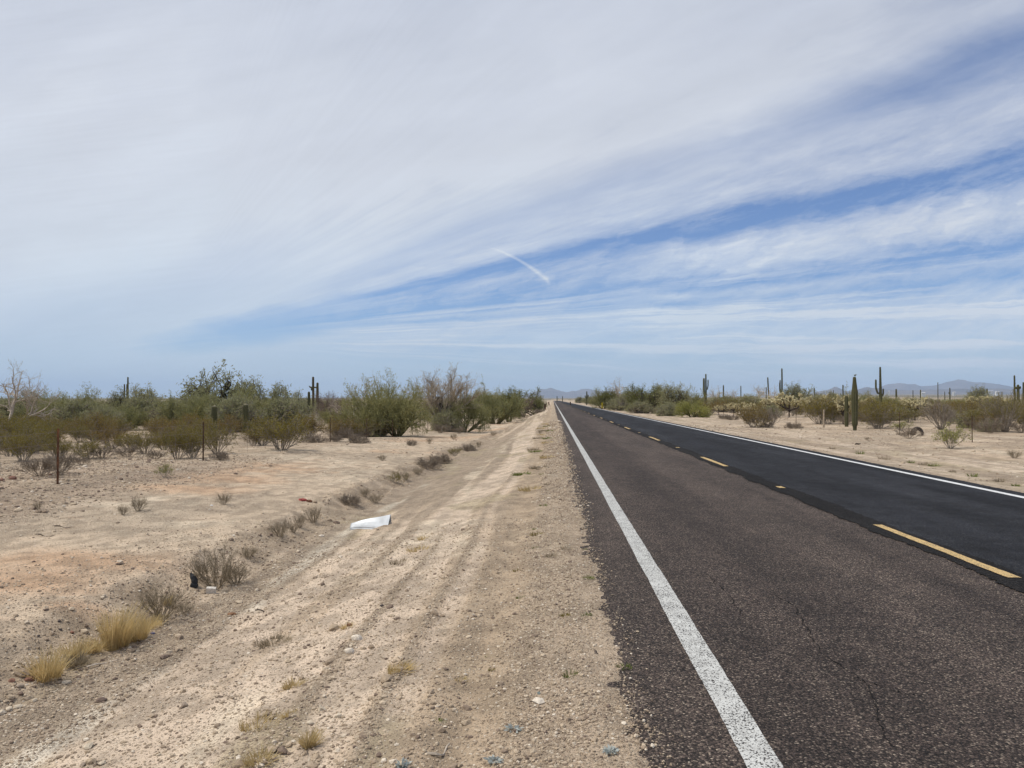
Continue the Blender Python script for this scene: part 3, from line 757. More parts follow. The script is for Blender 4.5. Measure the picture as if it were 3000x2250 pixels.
LB = 'bushes along the fence with the rusty posts'
bush('creo', 68, 1352, 1262, 115, 'olive creosote bush left of the rust orange fence post', LB)
bush('dead', 118, 1395, 1332, 120, 'grey leafless bush behind the foot of the rust orange post', LB)
bush('dead', 178, 1388, 1325, 90, 'dark grey leafless bush right of the rust orange post', LB)
bush('creo', 170, 1345, 1280, 80, 'olive creosote seen directly behind the rust orange post', LB)
bush('creo', 255, 1345, 1284, 100, 'olive creosote between the rust orange post and the second post', LB)
bush('creo_brown', 330, 1315, 1245, 90, 'brownish creosote standing left of the hollow with bare ground', LB)
bush('dead', 375, 1340, 1305, 70, 'low grey dead bush on the bare patch by the second post', LB)
bush('creo', 425, 1330, 1262, 90, 'olive brown creosote left of the twin stemmed creosotes', LB)
bush('creo', 519, 1345, 1250, 70, 'olive creosote with bare stems, left one of the pair by the second post', LB, 0)
bush('creo', 563, 1343, 1245, 85, 'olive creosote with bare stems, right one of the pair by the second post', LB, 1)
bush('creo', 632, 1330, 1240, 100, 'olive creosote directly right of the second rusty post', LB, 2)
bush('bursage', 645, 1347, 1322, 34, 'small grey tuft at the foot of the creosote by the second post', LB)
bush('creo_brown', 742, 1306, 1250, 60, 'brownish creosote just right of the thick pale tipped saguaro', LB)
bush('creo', 826, 1318, 1212, 150, 'widest creosote bush, dark bare stems fanning from its base', LB, 3)
bush('creo', 770, 1305, 1225, 100, 'olive creosote leaning on the left of the widest one', LB)
bush('creo_brown', 905, 1285, 1215, 100, 'olive brown creosote right of the widest one', LB)
bush('bursage', 922, 1297, 1272, 72, 'pale grey mound between the widest creosote and the third post', LB)
bush('bursage', 982, 1292, 1275, 50, 'dark grey mound close to the third post', LB)
bush('bursage', 1050, 1298, 1272, 60, 'pale grey mound under the brown creosote by the palo verde', LB)
bush('creo_brown', 1098, 1280, 1228, 95, 'brownish creosote in front of the largest palo verde', LB)
bush('creo_brown', 1000, 1282, 1222, 90, 'olive brown creosote behind the third post', LB)
bush('creo', 205, 1264, 1228, 50, 'small olive creosote on the bare flat below the rounded palo verde', LB)
bush('creo', 275, 1268, 1226, 62, 'olive creosote on the bare flat, right of the smaller one', LB)
bush('bare', 320, 1270, 1213, 50, 'dark stubby bare shrub below the three stem saguaro', LB)
bush('dead', 360, 1272, 1240, 50, 'dark dead bush in the hollow below the saguaro', LB)
bush('dead', 1290, 1268, 1240, 90, 'dry grey brush at the fence under the twiggy tree', LB)
bush('dead', 1345, 1270, 1250, 70, 'dry grey brush below the low rounded palo verde', LB)
bush('dead', 1520, 1228, 1205, 36, 'dark dead brush pile on the verge before the last trees', LB)
bush('dead', 1505, 1222, 1200, 30, 'dark branches piled beside the dead brush on the verge', LB)

bush('creo', 28, 1338, 1268, 80, 'olive creosote cut by the picture edge, left of the rust orange post', LB)
bush('creo_brown', 140, 1312, 1262, 80, 'brownish creosote behind the one at the rust orange post', LB)
bush('dead', 300, 1342, 1306, 80, 'grey dead brush right of the creosote between the two posts', LB)
bush('creo', 385, 1322, 1270, 80, 'olive creosote left of the one near the twin stemmed pair', LB)
bush('dead', 455, 1345, 1318, 60, 'grey dead brush at the foot of the twin stemmed creosotes', LB)
bush('creo_brown', 480, 1318, 1258, 84, 'brown creosote behind the twin stemmed creosotes', LB)
bush('dead', 240, 1362, 1338, 66, 'low grey dead brush on stony ground between the two posts', LB)
TB = 'small dry plants on the terrace and its edge'
bush('sparse', 484, 1398, 1358, 46, 'thin yellow green shrub alone on the stony terrace by the fence', TB, 0)
bush('bursage', 1206, 1306, 1288, 26, 'round grey tuft on bare ground near the third post', TB)
bush('dry', 1330, 1288, 1268, 24, 'small grey tuft on bare ground below the twiggy tree', TB)
bush('dry', 1120, 1350, 1330, 22, 'tiny dry tuft alone on the pale flat', TB)
bush('dry', 1258, 1300, 1280, 18, 'tiny upright dry sprig between the round tuft and the ledge', TB)
bush('dry', 655, 1478, 1442, 44, 'low grey twigs on the terrace left of the red rag', TB)
bush('dry', 360, 1508, 1478, 22, 'small bare sprig on the terrace, left of its taller twin', TB)
bush('dry', 405, 1498, 1452, 26, 'taller bare sprig on the open terrace', TB)
bush('dry', 112, 1492, 1476, 18, 'tiny sprig far out on the stony terrace', TB)
bush('dry', 633, 1722, 1600, 135, 'tall grey dry shrub on the ledge above the small white litter', TB, 0)
bush('dry', 690, 1712, 1655, 90, 'drooping grey stalks leaning off the tall dry shrub', TB, 1)
bush('dry', 590, 1690, 1650, 40, 'small olive sprig left of the tall grey dry shrub', TB)
bush('dry', 472, 1812, 1715, 140, 'sprawling grey dry shrub between the golden grass and the tall shrub', TB, 2)
bush('dry', 540, 1800, 1765, 60, 'low brown twigs at the right of the sprawling grey shrub', TB, 3)
bush('dry', 728, 1636, 1600, 50, 'small olive dry shrub on the ledge right of the tall grey one', TB)
bush('dry', 823, 1574, 1520, 56, 'thin pale dry shrub on the ledge below the red rag', TB)
bush('dry', 878, 1546, 1510, 34, 'narrow dry sprig on the ledge left of the bushy one', TB)
bush('dry', 917, 1532, 1482, 50, 'bushy grey brown sprig on the ledge right of the red rag', TB, 4)
bush('dry', 860, 1560, 1535, 30, 'small dark tuft on the ledge between two dry sprigs', TB)
bush('bursage', 1024, 1478, 1448, 60, 'rounded grey tuft on the ledge above the white metal sheet', TB)
bush('dry', 1070, 1456, 1430, 36, 'dry brown tuft on the ledge behind the rounded grey one', TB)
bush('dry', 1100, 1474, 1444, 44, 'olive brown tuft on the ledge facing the road', TB)
bush('sparse_olive', 1160, 1416, 1382, 64, 'green olive shrub on the ledge, greenest of the row', TB, 1)
bush('dry', 1190, 1406, 1382, 36, 'grey tuft joined to the green olive ledge shrub', TB)
bush('dry', 1225, 1390, 1366, 34, 'dark tuft on the ledge beyond the green olive shrub', TB)
bush('bursage', 1256, 1372, 1338, 64, 'straw coloured tuft on the ledge, in a run of dry tufts', TB)
bush('bursage', 1290, 1358, 1328, 60, 'grey straw tuft on the ledge, before the last green one', TB)
bush('sparse_olive', 1332, 1336, 1312, 44, 'small olive tuft near the far end of the ledge', TB)
bush('bursage', 1370, 1322, 1300, 46, 'grey tuft near the far end of the ledge', TB)
bush('dry', 1402, 1310, 1292, 24, 'dark little tuft, farthest one on the ledge', TB)
bush('dry', 1445, 1276, 1262, 20, 'small dry plant on the bare slope before the roadside palo verde', TB)
bush('dry', 1582, 1270, 1258, 14, 'small dry plant on the verge near the pavement', TB)
bush('bursage', 1578, 1210, 1198, 32, 'brownish low brush on the verge before the brown marker post', TB)
RT = 'desert trees across the road'
tree('palo', 1768, 1140, 150, 70, 'olive palo verde right behind the striped yellow marker', RT, 0)
tree('mesq_dark', 1786, 1141, 148, 52, 'dark mesquite right behind the striped yellow marker', RT)
tree('bare', 1812, 1112, 150, 66, 'bare gnarled tree standing above the dark mesquite by the marker', RT, 1)
tree('mesq_low', 1842, 1142, 128, 66, 'grey green mesquite shrub right of the bare gnarled tree', RT)
tree('mesq_low', 1815, 1165, 132, 70, 'low brown green shrub below the bare gnarled tree', RT)
tree('mesq_dark', 1893, 1130, 108, 70, 'dark green mesquite, first tall one right of the gnarled tree', RT, 0)
tree('mesq', 1932, 1127, 112, 80, 'grey green mesquite right of the dark green one', RT)
tree('mesq', 1985, 1128, 98, 100, 'feathery grey green mesquite left of the three column saguaro', RT, 2)
tree('palo', 2018, 1132, 104, 60, 'olive palo verde just left of the three column saguaro', RT)
tree('mesq_low', 1870, 1175, 105, 90, 'low dark green shrub at the verge below the dark mesquite', RT)
tree('mesq_low', 1955, 1180, 92, 80, 'low olive shrub below the feathery mesquite', RT)
tree('palo_bright', 2030, 1176, 84, 110, 'bright yellow green low palo verde at the verge', RT, 0)
tree('bare', 2100, 1134, 150, 44, 'pale leafless tree between triple saguaro and first single saguaro', RT)
tree('bare', 2150, 1140, 180, 50, 'pale leafless tree between the first two single saguaros', RT)
tree('bare', 2222, 1128, 170, 60, 'whitish leafless tree left of the leaning saguaro', RT)
tree('bare', 2265, 1134, 165, 46, 'grey leafless tree between leaning saguaro and tallest thin saguaro', RT)
tree('mesq', 2313, 1126, 140, 56, 'grey green mesquite right of the tallest thin saguaro', RT)
tree('mesq_open', 2365, 1140, 170, 60, 'pale thin mesquite behind the large cholla', RT)
tree('mesq', 2440, 1148, 160, 70, 'flat pale mesquite left of the large constricted saguaro', RT)
tree('palo', 2505, 1145, 110, 90, 'olive palo verde behind the large constricted saguaro', RT)
tree('mesq', 2858, 1134, 150, 46, 'grey green lone mesquite against the purple mountains', RT)
tree('mesq_low', 2120, 1160, 120, 120, 'grey green mesquite shrub behind the two small chollas', RT)
tree('mesq_low', 2200, 1158, 130, 130, 'grey mesquite shrub below the whitish leafless tree', RT)
tree('mesq_low', 2400, 1158, 120, 120, 'low grey green mesquite shrub behind the wooden post', RT)
tree('mesq_low', 2560, 1160, 120, 110, 'pale green shrub left of the two armed saguaro', RT)

RB = 'bushes across the road'
bush('creo_brown', 2206, 1252, 1186, 84, 'dark brown creosote at the verge in front of the third small cholla', RB, 0)
bush('dead', 2228, 1250, 1198, 80, 'grey leafless bush joined to the dark brown creosote', RB)
bush('oco', 2262, 1245, 1195, 60, 'grey purple leafless bush left of the large cholla', RB)
bush('bursage', 2122, 1228, 1214, 36, 'low grey mound below the two small chollas', RB)
bush('bursage', 2148, 1230, 1216, 40, 'low grey mound right under the second small cholla', RB)
bush('bursage', 2245, 1252, 1238, 50, 'low brown grey mound at the foot of the leafless bush', RB)
bush('bursage', 2326, 1255, 1236, 84, 'pale grey dome shaped mound alone on the bare verge', RB)
bush('bursage', 1926, 1212, 1194, 36, 'grey dome shaped tuft at the verge below the dark mesquites', RB)
bush('bursage', 2062, 1222, 1208, 36, 'dark grey low tuft right of the bright yellow green palo verde', RB)
bush('creo_brown', 2080, 1215, 1172, 90, 'brown creosote right of the bright yellow green palo verde', RB)
bush('creo', 2402, 1242, 1158, 92, 'olive creosote directly behind the pale wooden post', RB)
bush('creo_brown', 2440, 1228, 1170, 70, 'brown creosote between wooden post and dark fence post', RB)
bush('creo', 2572, 1256, 1165, 120, 'large olive creosote right of the large constricted saguaro', RB, 2)
bush('creo_brown', 2530, 1235, 1170, 80, 'brown creosote touching the large constricted saguaro', RB)
bush('dead', 2480, 1245, 1215, 60, 'low grey brush between the two dark fence posts by the saguaro', RB)
bush('creo', 2662, 1238, 1195, 70, 'olive creosote below the round topped cholla', RB)
bush('dead', 2620, 1228, 1202, 60, 'dark grey brush left of the round topped cholla', RB)
bush('dead', 2664, 1285, 1252, 72, 'dark grey brown dead bush on the bare verge', RB, 1)
bush('sparse', 2640, 1262, 1232, 60, 'thin yellow green shrub behind the dark dead bush', RB)
bush('oco', 2757, 1259, 1172, 96, 'grey fan shaped leafless shrub, stems rising in a vee', RB, 0)
bush('sparse', 2784, 1314, 1242, 92, 'yellow green leafy bush in front of the near dark fence post', RB, 2)
bush('oco_green', 2944, 1266, 1148, 108, 'large dark vee shaped bush near the picture edge', RB, 0)
bush('oco', 2915, 1255, 1165, 60, 'grey stems joined to the large vee shaped bush', RB)
bush('dead', 2990, 1268, 1240, 60, 'fallen grey branches at the picture edge', RB)
bush('creo', 2995, 1242, 1175, 70, 'olive creosote cut by the picture edge', RB)
bush('bursage', 2832, 1222, 1197, 24, 'small fuzzy grey cactus like tuft on the bare flat', RB)
bush('dry', 2972, 1342, 1318, 50, 'small grey dry tuft alone on the verge near the picture edge', RB)
bush('dry', 2540, 1290, 1280, 18, 'tiny dark dry tuft on the verge below the fence', RB)

# ------------------------------------------------------------------ the thicket: creosote and low trees filling the scrub
# lines of sight kept open to what stands deeper in the scrub: (from, to, nearest allowed distance)
RESERVE = [(618, 638, 46), (708, 730, 57), (898, 938, 98), (170, 300, 33), (2090, 2170, 100), (2268, 2365, 90), (2436, 2515, 70), (2572, 2590, 55), (2640, 2720, 80), (2720, 2790, 58), (2905, 2985, 56), (2000, 2060, 88), (355, 385, 62)]
def fill(kinds, n, side, y0, y1, hrange, label, group, seed, cap=None):
    rg = np.random.default_rng(seed); c = 0; tries = 0; placed = []
    while c < n and tries < n * 60:
        tries += 1
        y = y0 * (y1 / y0) ** rg.random()
        x = rg.uniform(-.78 * y, min(-11.5, -.10 * y)) if side < 0 else rg.uniform(max(21.5, .13 * y), .68 * y)
        q_ = 1620 + x * F / y
        mg_ = (1.0 if side < 0 else .6) * F / y
        if any(a - mg_ < q_ < b_ + mg_ and y < ym for a, b_, ym in RESERVE): continue
        if any((x - a) ** 2 + (y - b) ** 2 < (.9 + y * .009) ** 2 for a, b in placed): continue
        if vnoise(x * .13, y * .13, seed) < (.30 if side < 0 else .16) and y < 70: continue
        if y < 42 and side > 0: continue
        if side < 0 and y < 34 and x > -12.5: continue
        k = kinds[int(rg.integers(len(kinds)))]; h = rg.uniform(*hrange)
        placed.append((x, y)); c += 1
        put(k, x, y, h, None, label[k] if isinstance(label, dict) else label, group)
fill(['creo', 'creo_brown', 'creo'], 95, -1, 25, 66, (.75, 1.35), dict(creo='olive creosote bush within the scrub behind the rusty post fence', creo_brown='brownish creosote bush within the scrub behind the rusty post fence'), 'creosote scrub behind the rusty post fence', 21)
fill(['mesq', 'palo', 'mesq_low', 'purple'], 80, -1, 58, 150, (2.0, 3.0), dict(mesq='grey green mesquite in the deep thicket behind the rusty post fence', palo='yellow green palo verde in the deep thicket behind the rusty post fence', mesq_low='spreading mesquite shrub in the deep thicket behind the rusty post fence', purple='brown leafless shrub in the deep thicket behind the rusty post fence'), 'thicket trees behind the rusty post fence', 22)
fill(['creo', 'creo_brown', 'creo', 'creo'], 128, 1, 47, 118, (1.1, 1.9), dict(creo='olive creosote bush within the scrub across the road', creo_brown='brownish creosote bush within the scrub across the road'), 'creosote scrub across the road', 23)
fill(['mesq_low', 'palo', 'creo', 'bare'], 60, 1, 100, 240, (1.6, 2.5), dict(mesq_low='spreading mesquite shrub deep in the scrub across the road', palo='small palo verde deep in the scrub across the road', creo='tall creosote deep in the scrub across the road', bare='small leafless tree deep in the scrub across the road'), 'shrubs deep in the scrub across the road', 24)
fill(['dead', 'bursage', 'dead'], 46, -1, 24, 60, (.4, .8), dict(dead='grey leafless brush in the scrub behind the rusty post fence', bursage='low grey mound in the scrub behind the rusty post fence'), 'grey brush behind the rusty post fence', 25)
fill(['dead', 'bursage', 'oco', 'mesq_low'], 60, 1, 47, 95, (.7, 1.3), dict(dead='grey leafless brush in the scrub across the road', bursage='low grey mound in the scrub across the road', oco='thin stemmed grey shrub in the scrub across the road', mesq_low='low grey green shrub in the scrub across the road'), 'grey brush across the road', 26)
# verge bushes further along both sides of the road
for k in range(10):
    y = 165 + 22 * k
    tree(['mesq_low', 'palo', 'creo'][k % 3], 1620 - (13 + 1.5 * k) * F / y + 6, 1170 - 2.0 * F / y + 12, y, None, 'bush far along the verge on the rusty fence side', 'far verge bushes on the rusty fence side')
for k in range(14):
    y = 160 + 20 * k
    tree(['mesq_low', 'palo', 'mesq'][k % 3], 1620 + (14 + 4.0 * (k % 4)) * F / y, 1170 - 1.3 * F / y, y, None, 'bush far along the verge on the striped marker side', 'far verge bushes on the striped marker side')

# far scrub nobody could count
rg = np.random.default_rng(77); b = MB()
n = 3000; y = 150 * (1500 / 150) ** rg.random(n); x = rg.uniform(-.85, .75, n) * y
ok = ~((x > -14) & (x < 20)); x = x[ok]; y = y[ok]
z = macro(x, y); hh = rg.uniform(1.2, 2.6, len(x)) * (1 + (y > 500) * .3)
P = []
for k in range(len(x)):
    m = 55; d = rg.normal(size=(m, 3)) * np.array([.9, .9, .42]) * hh[k] * .55; d[:, 2] = np.abs(d[:, 2]) + hh[k] * .25
    P.append(d + np.array([x[k], y[k], z[k]]))
P = np.concatenate(P); b.leaves(P, rg.normal(size=P.shape) + np.array([0, 0, .8]), .55, .26, rg)
tag(b.build('distant_scrub', m_mesq), 'far off green desert scrub merging into one band below the mountains', 'scrub', None, 'stuff')

# ------------------------------------------------------------------ saguaros
m, t = material('saguaro skin')
tc = t.node('ShaderNodeTexCoord'); at_r = S(t.nt, t.node('ShaderNodeAttribute', attribute_name='ridge').outputs['Fac']); at_t = S(t.nt, t.node('ShaderNodeAttribute', attribute_name='tip').outputs['Fac'])
n = t.noise(tc.outputs['Object'], 7, 5, .6)
col = t.mix(n.smooth(.3, .7), (.050, .058, .026), (.088, .090, .040))
col = t.mix(at_r * .40, col, (.20, .17, .105)); col = t.mix(at_t * .75, col, (.36, .31, .22))
out_principled(t, col, .85, t.bump(n, .3, .01), .2); m_sag = m
m, t = material('saguaro skin weathered')
tc = t.node('ShaderNodeTexCoord'); at_r = S(t.nt, t.node('ShaderNodeAttribute', attribute_name='ridge').outputs['Fac'])
n = t.noise(tc.outputs['Object'], 5, 5, .6)
col = t.mix(n.smooth(.3, .7), (.07, .06, .036), (.115, .10, .052)); col = t.mix(at_r * .4, col, (.19, .16, .105))
out_principled(t, col, .9, t.bump(n, .4, .01), .2); m_sagw = m
def column_mesh(name, pts, rads, mat, ribs=13, pale=0.0):
    b = MB(); pts = np.array(pts, float); rads = np.array(rads, float)
    b.path(pts, rads, ribs=ribs, ribd=.20)
    v = np.concatenate(b.v); mm = ribs * 2
    ridge = np.tile((np.arange(mm) % 2 == 0).astype(float), len(pts))
    zz = np.repeat(np.linspace(0, 1, len(pts)), mm)
    me = mesh_np(name, v, [np.concatenate(f) for f in b.f.values()], [mat], False, {'ridge': ridge, 'tip': sst(.86, 1.0, zz) * pale})
    return me
def stem_path(h, r, lean=0.0, wob=.03, seed=0, prof=None, n=26):
    rg = np.random.default_rng(seed); t = np.linspace(0, 1, n)
    x = lean * t + wob * h * .3 * (fbm(t * 2.2, t * 0 + seed, 2, seed) - .5); y = wob * h * .3 * (fbm(t * 2.2, t * 0 + seed + 7, 2, seed) - .5)
    z = t * h
    rr = r * (np.interp(t, [0, .12, .5, .85, 1], [.80, .92, 1.0, .93, .86]) if prof is None else np.interp(t, *prof)) * (1 + .05 * (fbm(t * 9, t * 0, 2, seed + 3) - .5))
    zt = z[-1]; cap = np.array([.25, .5, .72, .9, .99]); k = np.sqrt(1 - cap ** 2)
    P = np.concatenate([np.stack([x, y, z - .05 * (t == 0)], 1), np.stack([np.full(5, x[-1]), np.full(5, y[-1]), zt + rr[-1] * cap], 1)])
    return P, np.concatenate([rr, rr[-1] * k])
def arm_path(side, z0, out, top, r, r0, yoff=0.0, down=0.0):
    t = np.linspace(0, 1, 16)
    bx = side * (r0 * .6 + (out) * np.minimum(1, t * 1.7) ** .8); bz = z0 - down * np.sin(np.minimum(1, t * 2) * math.pi) + np.maximum(0, t - .28) / .72 * (top - z0)
    by = yoff * np.minimum(1, t * 1.7)
    rr = r * np.interp(t, [0, .15, .5, .9, 1], [.7, .9, 1, .95, .85])
    P = np.stack([bx, by, bz], 1); cap = np.array([.3, .6, .85, .99]); k = np.sqrt(1 - cap ** 2)
    return np.concatenate([P, P[-1] + np.array([0, 0, 1]) * (rr[-1] * cap)[:, None]]), np.concatenate([rr, rr[-1] * k])
def saguaro(px, Y, top, wpx, label, arms=(), lean=0.0, prof=None, pale=0.0, mat=None, base=None, group='saguaros', seed=None):
    """arms: (side, px of arm, top py, start py, width px)"""
    mat = mat or m_sag
    if base is not None: x, y, z = at(px, base)
    else: x, y, z = atY(px, Y)
    h = topz(px, top, y) - z; r = wpx * y / F / 2; s = int(px) if seed is None else seed
    root = empty('saguaro', (x, y, z), math.atan2(-x, y) * -1 * 0)
    tag(root, label, 'cactus', group)
    P, rr = stem_path(h - r, r, lean * y / F, .03, s, prof)
    obj('stem', column_mesh('stem', P, rr, mat, 13, pale), root)
    for (apx, atop, ast, aw) in arms:
        k = y / F; dx = (apx - px) * k; sd = 1 if dx > 0 else -1
        P, rr = arm_path(sd, topz(px, ast, y) - z, max(.02, abs(dx) - r * .6), topz(px, atop, y) - z - aw * k / 2, aw * k / 2, r)
        obj('arm', column_mesh('arm', P, rr, mat, 10, pale), root)
    return root
saguaro(374.5, 150, 1104, 5.0, 'saguaro with three thin stems rising above the trees on the rusty fence side', [(363.5, 1125, 1185, 4.5), (371.2, 1125, 1175, 4.0)])
saguaro(499, 330, 1156, 2.2, 'tiny far saguaro in the treeline dip, taller of two')
saguaro(510, 340, 1160, 2.2, 'tiny far saguaro in the treeline dip, shorter of two')
saguaro(628, 45, 1187, 17, 'short thick pale topped saguaro half hidden left of the darker one', pale=1.0, prof=([0, .3, .8, 1], [.8, 1, 1, .9]))
saguaro(719, None, 1181, 19, 'thick single column saguaro with pale woolly tip, beside the widest creosote', base=1268, pale=1.0, prof=([0, .15, .5, .85, 1], [.85, 1, 1.02, .92, .80]))
saguaro(905, 72, 1146, 9.5, 'short rounded column saguaro just left of the tall pair', prof=([0, .3, .8, 1], [.9, 1, .95, .75]))
sg = saguaro(919, 96, 1103, 7.5, 'tall saguaro with a twisted sideways arm, left stem of the pair', lean=-2.0, mat=m_sagw)
x0 = 96 / F
for nm, pts, rr in (('arm', [(.0, 0, 4.25), (-.25, -.1, 4.22), (-.42, -.12, 4.28), (-.56, -.12, 4.42)], [.10, .11, .10, .05]),
                    ('arm', [(-.2, -.1, 4.2), (-.26, -.12, 4.0), (-.22, -.12, 3.85)], [.08, .09, .05]),
                    ('arm', [(.1, -.1, 4.25), (.3, -.12, 4.22), (.46, -.1, 4.25)], [.09, .10, .06])):
    pts = np.array(pts, float); s = np.linspace(0, len(pts) - 1, 12)
    q = np.stack([np.interp(s, range(len(pts)), pts[:, k]) for k in range(3)], 1)
    obj(nm, column_mesh(nm, q, np.interp(s, range(len(pts)), rr), m_sag, 9), sg)
saguaro(930, 97, 1120, 8, 'tall plain saguaro, right stem of the pair beside the twisted arm', mat=m_sagw)
saguaro(1368, 150, 1125, 3.6, 'thin saguaro right of the tall grey twiggy tree')
saguaro(1361, 170, 1147, 3.0, 'small saguaro at the foot of the thin one by the twiggy tree')
saguaro(1418, 170, 1138, 3.0, 'saguaro tip poking out above the low rounded palo verde')
saguaro(1583, 420, 1158, 2.4, 'tiny far saguaro under the central mountain, rusty fence side')
saguaro(1719, 260, 1146, 4, 'dark distant saguaro with stub arms left of the striped marker', [(1714.5, 1158, 1164, 2.6), (1723, 1156, 1163, 2.6)])
saguaro(2068.5, 125, 1095, 4.6, 'three column saguaro, tallest stem in the middle', [(2062.5, 1107, 1165, 6.0), (2074.5, 1112, 1140, 3.4)])
saguaro(2119.5, 170, 1128, 4.0, 'single thin saguaro, first one right of the three column saguaro')
saguaro(2170.5, 230, 1130, 3.0, 'single thin saguaro, second one right of the three column saguaro')
saguaro(2253, 180, 1105, 4.2, 'thin saguaro leaning to one side, across the road', lean=-3.0)
saguaro(2245, 200, 1134, 3.0, 'small thin saguaro at the foot of the leaning one')
saguaro(2291, 150, 1079, 4.6, 'tallest thin saguaro across the road with a short side stem', [(2286, 1113, 1150, 3.6), (2284.5, 1120, 1155, 3.2)])
saguaro(2386.3, 220, 1136, 3.2, 'thin saguaro with a low arm behind the wooden post', [(2391, 1150, 1160, 2.2)])
saguaro(2470, 175, 1127, 3.8, 'thin saguaro with a stub arm, left of the large constricted one', [(2463, 1152, 1160, 2.5)])
big = saguaro(2504.5, None, 1099, 17.5, 'large constricted saguaro at the dark post fence, narrow shoulders and withered foot', base=1261,
        prof=([0, .06, .075, .1, .4, .55, .74, .80, .93, 1], [.62, .55, .62, .92, .98, 1.06, 1.04, .84, .58, .50]), mat=m_sag)
xb, yb, zb = big.location; k = yb / F
for dx, dz, r in ((.05, 3.50, .05), (.10, 3.56, .04), (.0, 3.54, .035)):
    b = MB(); b.add(rock_shape(np.random.default_rng(5), ICO1_V, 1.2) * r, ICO1_F); o = b.build('bud', m_sag, big); o.location = (dx, 0, dz)
saguaro(2580, 92, 1073, 8.0, 'tall two armed saguaro, long raised arm and short one', [(2567, 1111, 1152, 5.5), (2587.5, 1138, 1160, 4.5)], prof=([0, .3, .6, 1], [1.0, 1.05, .9, .6]))
saguaro(2626, 150, 1139, 5.0, 'short plain saguaro right of the two armed one')
saguaro(2697, 190, 1141, 3.6, 'small saguaro in front of the white far building')
saguaro(2783, 190, 1136, 3.4, 'small saguaro with a bent arm below the far mountain', [(2780, 1149, 1153, 2.2)])
saguaro(2892, 160, 1138, 3.6, 'small saguaro between lone mesquite and large vee shaped bush')
saguaro(2973, 105, 1099, 5.0, 'tall thin saguaro behind the large vee shaped bush')
saguaro(2983, 88, 1126, 7.5, 'stubby saguaro with cross like arms near the picture edge', [(2977, 1132, 1138, 4.5), (2989, 1131, 1138, 4.5)])
saguaro(2998.5, 100, 1119, 5.0, 'saguaro cut by the picture edge')
saguaro(2479.5, 58, 1157, 11, 'young thick saguaro hugged by the pale cholla, behind the dark post', pale=.6, prof=([0, .3, .85, 1], [.9, 1, .95, .8]))
saguaro(2443, 66, 1174, 7, 'short young saguaro left of the pale cholla', pale=.6, prof=([0, .3, .85, 1], [.9, 1, .95, .8]))
for k, (px, Y, tp, lab) in enumerate(((1632, 520, 1160, 'tiny saguaro on the far plain beside the road end'), (1648, 560, 1160, 'tiny saguaro on the far plain just right of the road end'), (2442, 300, 1143, 'small far saguaro left of the young thick pair'),
                         (2675, 320, 1143, 'tiny far saguaro left of the white far building'), (2748, 300, 1120, 'faint thin stalk like saguaro against the purple mountain'), (2768, 330, 1147, 'tiny far saguaro left of the bent arm one'))):
    saguaro(px, Y, tp, 2.2, lab)

